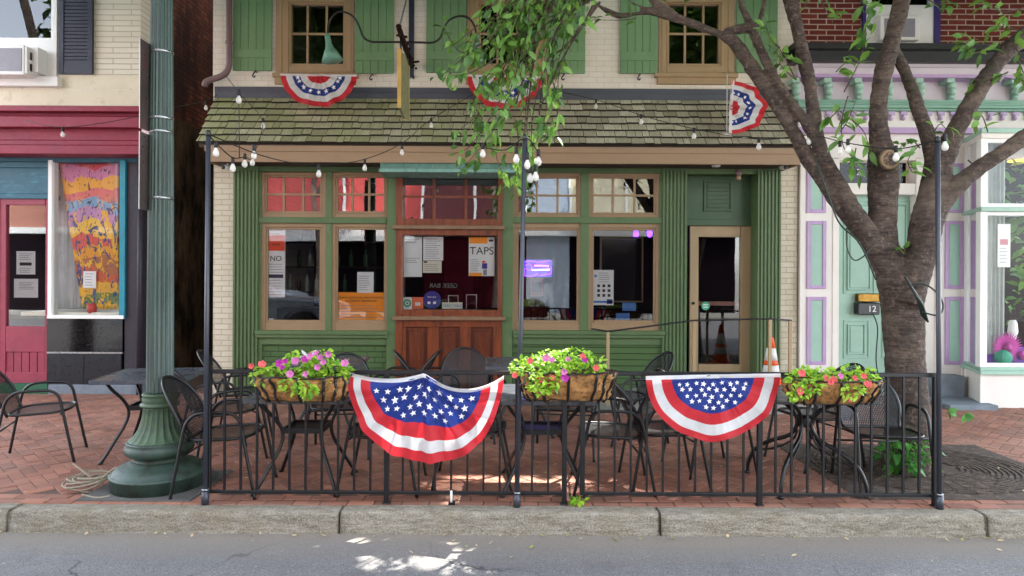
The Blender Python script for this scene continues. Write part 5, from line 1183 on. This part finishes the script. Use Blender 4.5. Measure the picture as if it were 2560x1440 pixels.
mb = MB(); mb.pbox(1022, -120, 1035, 190, W-.03, W+.01); mb.prism([(-.045, 0), (.045, 0), (.04, -.05), (0, -.02), (-.04, -.05)], W-.028, W-.005, T=lambda a, b, c: at(1028.5, 190, W)+V((a, c-W, b))); mb.build('wall_plate', navy, t)
mb = MB(); b0, b1 = at(996, 66, 7.5), at(1029, 165, W-.02); mb.tube([b0, (b0+b1)/2, b1], [.03, .036, .04], 8)
rr = random.Random(4)
for k in range(26): q = b0+(b1-b0)*(k/25); mb.tube([q+V((rr.gauss(0, .03), rr.gauss(0, .02), rr.gauss(0, .03))), q+V((rr.gauss(0, .03), .08, rr.gauss(0, .035)))], .016, 5)
mb.build('arm', dark_wood, t)
mb = MB(); mb.tube([b0+V((0, .05, 0)), at(1021, -20, W-.02)], .012, 6); mb.build('stay_rod', grey_p, t)
GY = 8.35
def goose(lab, pts, shade0, shade1, r):
    t = thing('gooseneck_lamp', lab, 'lamp', at(*pts[0], GY), 'goose-neck sign lamps')
    MB().tube(catmull([at(x, y, GY) for x, y in pts], 5), .013, 8).build('arm', iron, t)
    a, b = at(*shade0, GY), at(*shade1, GY); d = (b-a); L = d.length; M = d.to_track_quat('Z', 'Y').to_matrix().to_4x4()
    MB().lathe([(.02, -.02), (.032, 0), (.036, L*.35), (.05, L*.5), (.075, L*.62), (r, L)], a, 28, M=M).build('shade', enamel, t)
    MB().lathe([(.0, L*.45), (.05, L*.55), (r-.006, L*.985)], a, 28, M=M).build('shade_lining', enamel_in, t)
goose('goose-neck lamp with mint enamel shade left of the hanging sign', [(1003, 105), (960, 105), (928, 104), (908, 92), (899, 70), (888, 48), (872, 34), (850, 29), (833, 38), (822, 58), (819, 88)], (818, 88), (831, 152), .13)
goose('goose-neck lamp with mint enamel shade behind the hanging leaves', [(1012, 105), (1050, 106), (1082, 106), (1100, 95), (1110, 72), (1124, 50), (1150, 40), (1172, 46), (1186, 66), (1191, 92)], (1192, 92), (1183, 156), .13)

# ------------------------------------------------------------ street tree
TY = 6.05
tr = thing('street_tree', 'forked cherry tree with dark ringed bark growing from the pavement', 'tree', V((at(2265, 1165, TY).x, TY, 0)))
limbs = []
def limb(pts, Y=TY, k=5, mb=None):
    P3 = [V((*at(p[0], p[1], p[3] if len(p) > 3 else Y), p[2]/2*(p[3] if len(p) > 3 else Y)/F)) for p in pts]
    c_ = catmull([q.copy() for q in P3], k); limbs.append(c_); return c_
def V4(*a): return V(a)
limb([(2272, 1200, 180), (2270, 1165, 146), (2268, 1110, 120), (2266, 1000, 106), (2263, 900, 100), (2260, 800, 102), (2254, 745, 104), (2240, 700, 96), (2222, 655, 80), (2208, 610, 72)])
limb([(2224, 670, 84), (2209, 590, 72), (2207, 500, 74), (2206, 440, 78), (2203, 392, 72), (2197, 345, 52), (2194, 300, 46), (2197, 240, 41), (2208, 180, 42), (2230, 100, 44), (2250, 20, 46), (2268, -70, 46), (2280, -200, 42)])
limb([(2215, 655, 84), (2178, 606, 56), (2128, 545, 42), (2078, 482, 38), (2040, 425, 37), (2007, 375, 37), (1968, 303, 35), (1930, 240, 36), (1885, 178, 36), (1842, 115, 34), (1810, 92, 27), (1765, 72, 24), (1700, 48, 20), (1620, 32, 17), (1545, 38, 14), (1490, 8, 11), (1450, -30, 9)])
limb([(2196, 630, 56), (2158, 566, 50), (2118, 500, 44), (2084, 438, 38), (2056, 382, 34), (2037, 310, 36), (2024, 210, 30), (2002, 110, 33), (1980, 20, 36), (1960, -60, 36), (1930, -200, 32)], 6.0)
limb([(2050, 365, 30, 6.0), (2026, 322, 27, 5.98), (1988, 268, 25, 5.98), (1945, 205, 24, 5.98), (1912, 145, 23, 5.98), (1892, 100, 24, 6.0), (1880, 72, 27, 6.02), (1850, 72, 22, 6.04), (1812, 80, 24, 6.05)])
limb([(1885, 78, 24, 6.02), (1868, 45, 17), (1852, 10, 14), (1850, -40, 12)]); limb([(1890, 70, 16, 6.02), (1905, 35, 12), (1915, -10, 10)])
limb([(1700, 48, 20), (1660, 22, 20), (1625, -5, 19), (1580, -60, 16)]); limb([(1660, 30, 12), (1620, 20, 11), (1585, 10, 9), (1560, -15, 7)])
limb([(2266, 760, 84), (2290, 680, 78), (2308, 605, 78), (2324, 530, 80), (2340, 460, 68), (2358, 400, 56), (2390, 325, 48), (2432, 248, 44), (2480, 175, 46), (2530, 118, 48), (2580, 75, 48), (2660, 10, 46)], 5.95)
limb([(2312, 560, 66, 5.97), (2322, 470, 50, 6.0), (2330, 400, 40, 6.02), (2316, 330, 36, 6.06), (2290, 255, 33, 6.1), (2264, 185, 30, 6.12), (2240, 135, 28, 6.1), (2226, 95, 26, 6.06)])
limb([(2315, 570, 74, 5.93), (2362, 492, 52, 5.88), (2425, 437, 44, 5.84), (2500, 385, 42, 5.8), (2570, 335, 42, 5.76), (2680, 250, 38, 5.7)])
mb = MB()
for c_ in limbs: mb.tube([V(q[:3]) for q in c_], [q[3]*.93 for q in c_], 14)
kn = at(2209, 402, TY-.13)
mb.tube([at(2206, 412, TY), kn+V((.01, -.07, .0))], [.11, .084], 16)
tmp = mb.build('tmp_tree', bark); rm = tmp.modifiers.new('r', 'REMESH'); rm.mode = 'VOXEL'; rm.voxel_size = .013; rm.use_smooth_shade = True
sm = tmp.modifiers.new('s', 'SMOOTH'); sm.iterations = 4; sm.factor = .5
dg = bpy.context.evaluated_depsgraph_get(); me = bpy.data.meshes.new_from_object(tmp.evaluated_get(dg)); bpy.data.objects.remove(tmp)
vn = [v.normal.copy() for v in me.vertices]
for v, n in zip(me.vertices, vn):
    p = v.co; v.co = p+n*(noise.noise(V((p.x*4, p.y*4, p.z*3)))*.016+noise.noise(V((p.x*9, p.y*9, p.z*22)))*.007+abs(noise.noise(V((p.x*22, p.y*22, p.z*9))))*.005)-tr.location
me.name = 'trunk'; me.materials.clear(); me.materials.append(bark)
for p in me.polygons: p.use_smooth = True
to = bpy.data.objects.new('trunk', me); COL.objects.link(to); to.parent = tr
MB().lathe([(.05, -.012), (.058, .004), (.07, .012), (.08, .01), (.086, -.004), (.086, -.03)], kn+V((.012, -.074, 0)), 24, M=Matrix.Rotation(pi/2, 4, 'X')).build('pruned_knot', mat('pale_callus_wood', '#8d7458', .8, var=.5, vs=14, col2='#4d3a28', amt=.4), to)
MB().lathe([(.0, -.004), (.03, -.006), (.055, -.004), (.056, -.03)], kn+V((.012, -.074, 0)), 20, M=Matrix.Rotation(pi/2, 4, 'X')).build('knot_heart', mat('dark_heart_wood', '#5a4634', .9, var=.6, vs=25, col2='#b9a585', amt=.45), to)

def spray(mb, tw, pts, Y, n, Ls, rnd, hang=.6, spread=.03, Yj=.25):
    """twig through photo points with leaves along it"""
    yo = rnd.uniform(-Yj, Yj); c_ = catmull([at(x, y, Y+yo) for x, y in pts], 6)
    tw.tube(c_, [.006*(1-.7*i/len(c_)) for i in range(len(c_))], 5)
    for k in range(n):
        i = min(len(c_)-2, int(rnd.random()**.8*(len(c_)-1))); p = c_[i]+(c_[i+1]-c_[i])*rnd.random(); t = (c_[i+1]-c_[i]).normalized()
        d = t*.5+V((rnd.gauss(0, .7), rnd.gauss(-.1, .6), rnd.gauss(-hang, .45)))
        mb.leaf(p+V((rnd.gauss(0, spread), rnd.gauss(0, spread), rnd.gauss(0, spread))), d, V((rnd.gauss(0, .6), rnd.gauss(-.5, .5), rnd.gauss(.7, .4))), rnd.uniform(*Ls), rnd.uniform(.3, .55)*Ls[1]*.8, 0, rnd.uniform(.1, .5))
rnd = random.Random(21); lf = MB(); tw = MB()
# hanging mass in front of the middle of the tavern
for k in range(46):                                       # dense upper mass
    x0 = rnd.uniform(1290, 1500); y0 = rnd.uniform(-70, 20); x1 = x0-rnd.uniform(40, 190); y1 = y0+rnd.uniform(90, 240)
    spray(lf, tw, [(x0, y0), ((x0+x1)/2+rnd.uniform(-10, 25), (y0+y1)/2-10), (x1, y1)], 5.75, 15, (.06, .125), rnd, .45)
for (pts, n) in (([(1340, 120), (1320, 220), (1310, 330), (1300, 455)], 24), ([(1300, 150), (1270, 240), (1230, 330), (1150, 430)], 20), ([(1280, 120), (1235, 200), (1200, 260), (1190, 380)], 18), ([(1360, 140), (1370, 220), (1360, 300), (1330, 380)], 18), ([(1310, 200), (1260, 300), (1240, 380), (1260, 440)], 20),
                 ([(1350, 200), (1330, 300), (1325, 380), (1290, 440)], 16), ([(1250, 250), (1210, 320), (1170, 370), (1130, 385)], 14), ([(1380, 200), (1395, 250), (1390, 310), (1375, 330)], 14), ([(1270, 80), (1200, 110), (1150, 130), (1110, 70)], 10), ([(1250, 140), (1180, 180), (1125, 190)], 8),
                 ([(1290, 300), (1300, 370), (1320, 420), (1290, 465)], 14), ([(1240, 170), (1200, 210), (1185, 260), (1195, 320)], 12), ([(1260, 60), (1190, 120), (1120, 175), (1105, 190)], 12), ([(1290, 20), (1240, 60), (1200, 130), (1170, 175)], 14), ([(1200, 280), (1180, 300), (1140, 330)], 7), ([(1400, 60), (1440, 40), (1470, 50)], 8), ([(1410, 140), (1395, 200), (1400, 250)], 9), ([(1330, 60), (1290, 150), (1240, 230)], 14)):
    spray(lf, tw, pts, 5.7, int(n*1.55), (.06, .13), rnd, .55)
for pts in ([(1500, 5), (1440, 90), (1390, 180), (1350, 270)], [(1480, -5), (1400, 60), (1360, 190), (1345, 330)], [(1490, 10), (1420, 110), (1385, 140), (1370, 200)], [(1380, -40), (1330, 120), (1290, 260)], [(1360, -40), (1330, 180), (1310, 380)]):
    tw.tube(catmull([at(x, y, 5.75) for x, y in pts], 6), [.011*(1-.5*i/18) for i in range(19)], 6)
# sprays about the forks
for (pts, n) in (([(2120, 240), (2105, 300), (2110, 370), (2150, 400)], 12), ([(2090, 180), (2110, 160), (2130, 150)], 9), ([(2110, 230), (2150, 150), (2160, 100)], 9), ([(2180, 20), (2165, 60), (2160, 90)], 14), ([(2200, 0), (2180, 15), (2150, 10)], 10), ([(2140, 370), (2135, 410), (2150, 440)], 8), ([(2100, 270), (2070, 300), (2060, 290)], 6),
                 ([(2300, 370), (2280, 350), (2260, 360), (2230, 390)], 8), ([(2300, 360), (2270, 400), (2280, 430)], 10), ([(2330, 340), (2350, 310), (2370, 330)], 6), ([(1950, 120), (1925, 95), (1915, 60)], 10), ([(1985, 190), (1960, 140), (1940, 110)], 10), ([(1990, 200), (1950, 160), (1965, 140)], 7), ([(2010, 20), (2020, 0), (2030, -10)], 4),
                 ([(2560, 80), (2520, 70), (2470, 65)], 9), ([(2540, 100), (2500, 110), (2400, 110)], 14), ([(2480, 110), (2440, 130), (2400, 100)], 9), ([(2520, 180), (2470, 200), (2410, 195)], 7), ([(2545, 150), (2560, 200), (2500, 190)], 7), ([(2470, 330), (2455, 290), (2440, 310)], 6), ([(2420, 400), (2440, 420), (2430, 430)], 3), ([(2255, 640), (2262, 625), (2258, 615)], 4), ([(1590, 45), (1560, 50), (1480, 50)], 7), ([(2300, -20), (2340, 10), (2380, 5)], 8), ([(2560, 20), (2500, 30), (2440, 10)], 12), ([(2050, -20), (2060, 20), (2085, 45)], 8), ([(2130, 300), (2160, 330), (2175, 380)], 8), ([(2100, 330), (2120, 300), (2140, 250)], 9), ([(2540, 120), (2560, 160), (2570, 230)], 8)):
    spray(lf, tw, pts, 5.85, n, (.08, .135), rnd, .25, .02, .08)
tag(tw.build('twigs', bark, tr), kind='stuff')
lf.build('leaf_sprays', leaf_tree, tr)
# overhead crown, above the frame: what shades the terrace and the road
k_s = (SUN_DIR.x/SUN_DIR.z, SUN_DIR.y/SUN_DIR.z)
GAPS = [(-.42, 4.38, .62, .27), (-.95, 4.74, .34, .13), (.0, 5.4, .8, .46), (1.1, 5.3, .42, .17), (-.25, 4.98, .4, .12)]
def crown(n, gx0, gx1, gy0, gy1, z0, z1, seed, Ls, gaps=True):
    r_ = random.Random(seed); mb = MB(); k = 0
    while k < n:
        gx, gy, z = r_.uniform(gx0, gx1), r_.uniform(gy0, gy1), r_.uniform(z0, z1)
        if gaps and any(r_.random() < (1.5+.8*noise.noise(V((gx*6, gy*6, 0)))-((gx-a)/b_)**2-((gy-b)/c_)**2)/.7 for a, b, b_, c_ in GAPS): k += .25; continue
        p = V((gx+k_s[0]*z, gy+k_s[1]*z, z)); k += 1
        mb.leaf(p, V((r_.gauss(0, 1), r_.gauss(0, 1), r_.gauss(-.2, .35))), V((r_.gauss(0, .35), r_.gauss(0, .35), 1)), r_.uniform(*Ls), Ls[1]*.62, 0, .3)
    return mb
crown(25000, -2.5, 9.5, .8, 6.0, 5.2, 7.4, 31, (.16, .26)).build('crown', leaf_far, tr)
s2 = thing('street_tree', 'second street tree beyond the left edge whose crown shades the road', 'tree', (-8.2, 5.7, 0))
mb = MB(); mb.tube(catmull([V((-8.2, 5.7, -.05)), V((-8.15, 5.75, 1.5)), V((-8.0, 5.9, 3)), V((-7, 6.3, 5.2)), V((-5.2, 6.8, 6.4))], 6), [.2-.006*i for i in range(25)], 12); mb.tube(catmull([V((-8.0, 5.9, 3)), V((-8.6, 6.2, 5)), V((-9, 6.5, 7))], 6), [.13-.006*i for i in range(13)], 10); mb.build('trunk', bark, s2)
crown(15000, -9, -2.5, .8, 6.0, 5.2, 7.4, 32, (.16, .26)).build('crown', leaf_far, s2)

# cable wrapped on the trunk, suckers, grate
mb = MB()
mb.tube(catmull([at(2038, 395, 5.9), at(2075, 500, 5.88), at(2100, 560, 5.86), at(2150, 610, 5.8), at(2190, 700, 5.75)], 6), .008, 6)
mb.tube(catmull([at(2116, 570, 5.86), at(2118, 620, 5.82), at(2135, 650, 5.8), at(2160, 640, 5.8), at(2185, 610, 5.8)], 6), .006, 6)
mb.tube(catmull([at(2270, 715, 5.75), at(2310, 710, 5.72), at(2345, 735, 5.7), at(2358, 765, 5.7), at(2345, 788, 5.7), at(2305, 780, 5.75)], 6), .007, 6)
for k in range(6): mb.tube(catmull([at(2262+k*5, 690+k*8, 5.76), at(2290+k*3, 740+k*4, 5.74), at(2305+k*3, 790+k*3, 5.78)], 5), .009, 6)
mb.tube(catmull([at(2180, 780, 5.8), at(2194, 820, 5.85), at(2190, 900, 5.9), at(2200, 960, 5.95)], 5), .005, 6)
tag(mb.build('tree_cable', mat('dark_green_cable', '#16261f', .5)), 'dark green light cable looped round the cherry trunk', 'cable')
gc = V((at(2290, 1150, 6.0).x+.05, 6.0, 0))
mb = MB()
for k in range(14):
    r0 = .3+k*.045; n = 40
    for j in range(n):
        if (j+k) % 10 == 0: continue
        a0, a1 = 2*pi*j/n, 2*pi*(j+.92)/n
        def Q(r, a): m_ = max(abs(cos(a)), abs(sin(a))); return (gc.x+r*cos(a)*(1+.12*(1/m_-1)), gc.y+r*sin(a)*.8)
        mb.prism([Q(r0, a0), Q(r0+.026, a0), Q(r0+.026, a1), Q(r0, a1)], .0, .012)
mb.box(gc.x-.98, gc.x+1.0, gc.y-.85, gc.y+.8, -.011, .0035)
tag(mb.build('tree_grate', mat('dark_cast_iron', '#544a43', .85, var=.4, vs=8, bump=.3, col2='#7a6a5d', amt=.45, spec=.2)), 'dark slotted iron grate set in the bricks round the cherry trunk', 'tree grate')
def plant(name, lab, c, n, L, spread, m, seed, h=.2, group=None):
    r_ = random.Random(seed); t = thing(name, lab, 'plant', c, group); a = MB(); b = MB()
    for k in range(n):
        an = r_.uniform(0, 2*pi); d = V((cos(an)*spread, sin(an)*spread, h*r_.uniform(.3, 1))); e = c+d; b.tube(catmull([c, c+d*.5+V((0, 0, h*.12)), e], 3), .003, 4)
        for j in range(3): a.leaf(c+d*r_.uniform(.5, 1), V((cos(an)+r_.gauss(0, .5), sin(an)+r_.gauss(0, .5), r_.gauss(.1, .4))), V((0, -.3, 1)), L*r_.uniform(.7, 1.1), L*.5, 0, .4)
    b.build('stems', m, t); a.build('leaves', m, t); return t
plant('weed', 'small bright green weed at the foot of the railing beside the kerb', gnd(1449, 1262), 9, .055, .05, leaf_lime, 41, .06)
plant('sucker_shoots', 'leafy green shoots at the left foot of the cherry trunk', V((at(2240, 1140, 5.72).x, 5.72, 0)), 16, .11, .16, leaf_ivy, 42, .5)
plant('sucker_shoots', 'lower clump of dark leaves in front of the cherry trunk', V((at(2290, 1160, 5.68).x, 5.68, 0)), 14, .09, .16, leaf_ivy, 43, .32)
plant('sucker_shoots', 'small yellowish sprout at the right foot of the cherry trunk', V((at(2330, 1130, 5.9).x, 5.9, 0)), 6, .06, .08, leaf_lime, 44, .15)
t = thing('hanging_leaves', 'two green leaves hanging on a thread right of the right pole', 'leaves', at(2398, 1040, 5.5))
lf2 = MB()
for px, py in ((2370, 1028), (2412, 1036)):
    for k in range(4): lf2.leaf(at(px, py, 5.5), V((random.gauss(0, .5), -.3, -.6+random.gauss(0, .4))), V((random.gauss(0, .5), -1, .3)), .07, .045, 0, .3)
lf2.build('leaves', leaf_ivy, t); mb = MB(); mb.tube(catmull([at(2370, 1028, 5.5), at(2400, 1015, 5.5), at(2412, 1036, 5.5)], 5), .0015, 4); mb.tube(catmull([at(2345, 1010, NF-.05), at(2360, 1012, 5.3), at(2370, 1028, 5.5)], 5), .0015, 4); mb.build('thread', leaf_ivy, t)
t = thing('marker_stake', 'short pale stake by the kerb below the large bunting', 'stake', gnd(1128, 1262)); c = gnd(1128, 1262); MB().lathe([(.008, 0), (.008, .1), (.0, .105)], c, 8).build('stake', white_p, t); MB().box(c.x-.02, c.x+.03, c.y-.01, c.y+.02, 0, .02).build('foot', iron, t)
mb = MB(); r_ = random.Random(77)                           # fallen leaves and bits
for k in range(150):
    if r_.random() < .45: x, y, z = r_.uniform(-4, 4), 4.79-abs(r_.gauss(0, .05)), -.15
    elif r_.random() < .3: x, y, z = r_.uniform(-4, 4), r_.uniform(4.2, 4.75), -.13
    else: x, y, z = r_.uniform(-4.5, 4.5), r_.uniform(5, 8.5), .004
    if z < 0: z = -.154+.09*(1-(((y+7)/11.86-.45)/.55)**2)-.02*(1-(y+7)/11.86)+.004
    L = r_.uniform(.015, .045); mb.leaf(V((x, y, z+.004)), V((r_.gauss(0, 1), r_.gauss(0, 1), .05)), V((r_.gauss(0, .2), r_.gauss(0, .2), 1)), L, L*.55, r_.choice([0, 0, 1]), -.2)
tag(mb.build('leaf_litter', [mat('dry_leaf', '#c9b48a', .8), mat('yellow_green_leaf', '#9aa04a', .7)]), kind='stuff')

# ------------------------------------------------------------ the far side of the street (seen in the window reflections)
def far_building(lab, x0, x1, h, wall, trim, front, storeys, nwin, awn=None, Yf=-9.5):
    t = thing('row_house', lab, 'building', ((x0+x1)/2, Yf, 0))
    MB().box(x0, x1, Yf-6, Yf, 3.3, h).build('wall', wall, t)
    mb = MB(); mb.box(x0, x1, Yf-6, Yf-.3, 0, 3.3); mb.build('shopfront', front, t)
    mb = MB(); n = nwin+1
    for i in range(n): x = x0+(x1-x0)*i/nwin; mb.box(max(x0, x-.05), min(x1, x+.05), Yf-.02, Yf+.08, 3.3, h-.5)
    mb.box(x0, x1, Yf-.3, Yf+.15, 3.2, 3.45); mb.box(x0, x1, Yf, Yf+.3, h-.4, h); mb.build('trim', trim, t)
    for s_ in range(storeys):
        for i in range(nwin):
            x = x0+(x1-x0)*(i+.5)/nwin; z = 6.0+s_*3; f = MB(); f.box(x-.62, x+.62, Yf-.02, Yf+.06, z-.1, z+1.9); w_ = f.build('window', trim, t); MB().box(x-.5, x+.5, Yf+.055, Yf+.07, z, z+1.8).build('pane', tile_k, w_)
    if awn: m2 = MB(); m2.add([(x0+.2, Yf+.1, 3.6), (x1-.2, Yf+.1, 3.6), (x1-.2, Yf+1.1, 3.1), (x0+.2, Yf+1.1, 3.1), (x0+.2, Yf+1.1, 2.9), (x1-.2, Yf+1.1, 2.9)], [(0, 1, 2, 3), (3, 2, 5, 4)]); m2.build('awning', awn, t)
frp = mat('red_far_wall', '#b8443f', .7, var=.12, bump=.1); 
far_building('red painted row house across the street with white trim', -13.5, -3.7, 8.2, frp, white_p, dark, 1, 3, white_p)
far_building('maroon row house across the street', -3.7, .6, 7.6, mat('maroon_far_wall', '#5e2426', .7), white_p, dark_red, 1, 2)
far_building('grey blue row house across the street', .6, 2.4, 8.4, mat('blue_grey_far_wall', '#8f9aa8', .7), white_p, mat('blue_grey_shop', '#b9c3cf', .7), 1, 1)
far_building('cream row house across the street with dark shop', 2.4, 9.5, 7.8, mat('cream_far_wall', '#cfc3a4', .7), white_w, dark, 1, 3)
far_building('brick house across the street at the left corner', -22, -13.6, 8.6, mat('salmon_far_wall', '#b57a68', .7), white_p, dark, 1, 3)
def far_tree(lab, x, y, n, seed, rx=2.4, rz=3.0, zc=9.3):
    r_ = random.Random(seed); t = thing('far_tree', lab, 'tree', (x, y, 0))
    mb = MB(); mb.tube(catmull([V((x, y, -.1)), V((x+.1, y, 2.5)), V((x-.1, y+.1, 5)), V((x+.2, y, 8))], 5), [.17-.007*i for i in range(16)], 10); mb.tube(catmull([V((x, y, 4.5)), V((x+.9, y+.3, 6.5)), V((x+1.4, y+.4, 9))], 5), [.1-.005*i for i in range(11)], 8); mb.build('trunk', bark, t); mb = MB()
    for k in range(n):
        q = V((r_.gauss(0, 1), r_.gauss(0, 1), r_.gauss(0, 1))).normalized()*r_.random()**.4; p = V((x+q.x*rx, y+q.y*rx*.8, zc+q.z*rz))
        if noise.noise(p*.9+V((seed, 0, 0))) < -.12: continue
        mb.leaf(p, V((r_.gauss(0, 1), r_.gauss(0, 1), r_.gauss(-.3, .5))), V((r_.gauss(0, .5), r_.gauss(0, .5), 1)), r_.uniform(.22, .4), .2, 0, .3)
    mb.build('crown', leaf_far, t)
far_tree('leafy tree across the street before the red house', -7.2, -6.4, 3200, 51)
far_tree('leafy tree across the street before the maroon house', -.6, -6.4, 3200, 52)
far_tree('leafy tree across the street before the cream house', 6.4, -6.4, 3200, 53)
# pickup parked to the left of the view, seen only in the shop glass
t = thing('pickup_truck', 'grey pickup truck standing in the road left of the view', 'pickup truck', (-7, 1.6, -.07)); body = mat('grey_car_paint', '#8e9aa8', .25, metal=.3, var=.06, bump=0)
mb = MB(); z0 = -.07; prof_ = [(-9.6, .45), (-9.6, 1.05), (-8.3, 1.1), (-8.25, 1.08), (-6.1, 1.12), (-4.7, 1.06), (-4.3, .95), (-4.25, .45)]
def arch(cx_): return [(cx_+.48*cos(a), .36+.48*sin(a)) for a in [pi*k/10 for k in range(11)] if .36+.48*sin(a) > .44]
poly = [(-9.6, .45), (-9.62, 1.08), (-8.2, 1.12), (-6.1, 1.14), (-4.75, 1.06), (-4.3, .92), (-4.25, .45)]+arch(-5.05)+arch(-8.6)
mb.prism(poly, .75, 2.45, T=lambda a, b, c: V((a, c, b+z0))); mb.build('body', body, t, bevel=.03)
mb = MB(); mb.prism([(-8.15, 1.1), (-8.0, 1.75), (-6.9, 1.8), (-6.05, 1.13)], .85, 2.35, T=lambda a, b, c: V((a, c, b+z0))); mb.build('cab', body, t, bevel=.03)
mb = MB(); mb.prism([(-8.0, 1.2), (-7.9, 1.68), (-6.95, 1.72), (-6.35, 1.2)], 2.351, 2.36, T=lambda a, b, c: V((a, c, b+z0))); mb.build('side_window', tile_k, t)
for x in (-5.05, -8.6):
    for y in (.85, 2.35): w_ = MB().lathe([(.2, -.12), (.36, -.12), (.4, -.08), (.4, .08), (.36, .12), (.2, .12)], (x, y, z0+.4), 28, M=Matrix.Rotation(pi/2, 4, 'X')).build('wheel', sock_m, t); MB().lathe([(.0, -.11), (.2, -.09), (.2, .09), (0, .11)], (x, y, z0+.4), 20, M=Matrix.Rotation(pi/2, 4, 'X')).build('rim', steel, w_)
MB().box(-4.27, -4.22, 1.0, 2.3, z0+.6, z0+.8).build('headlight_bar', white_p, t)

o = copy_tree(t); o.location = o.location+V((-3.2, -7.1, 0)); o['label'] = 'grey pickup truck parked across the street before the red house'
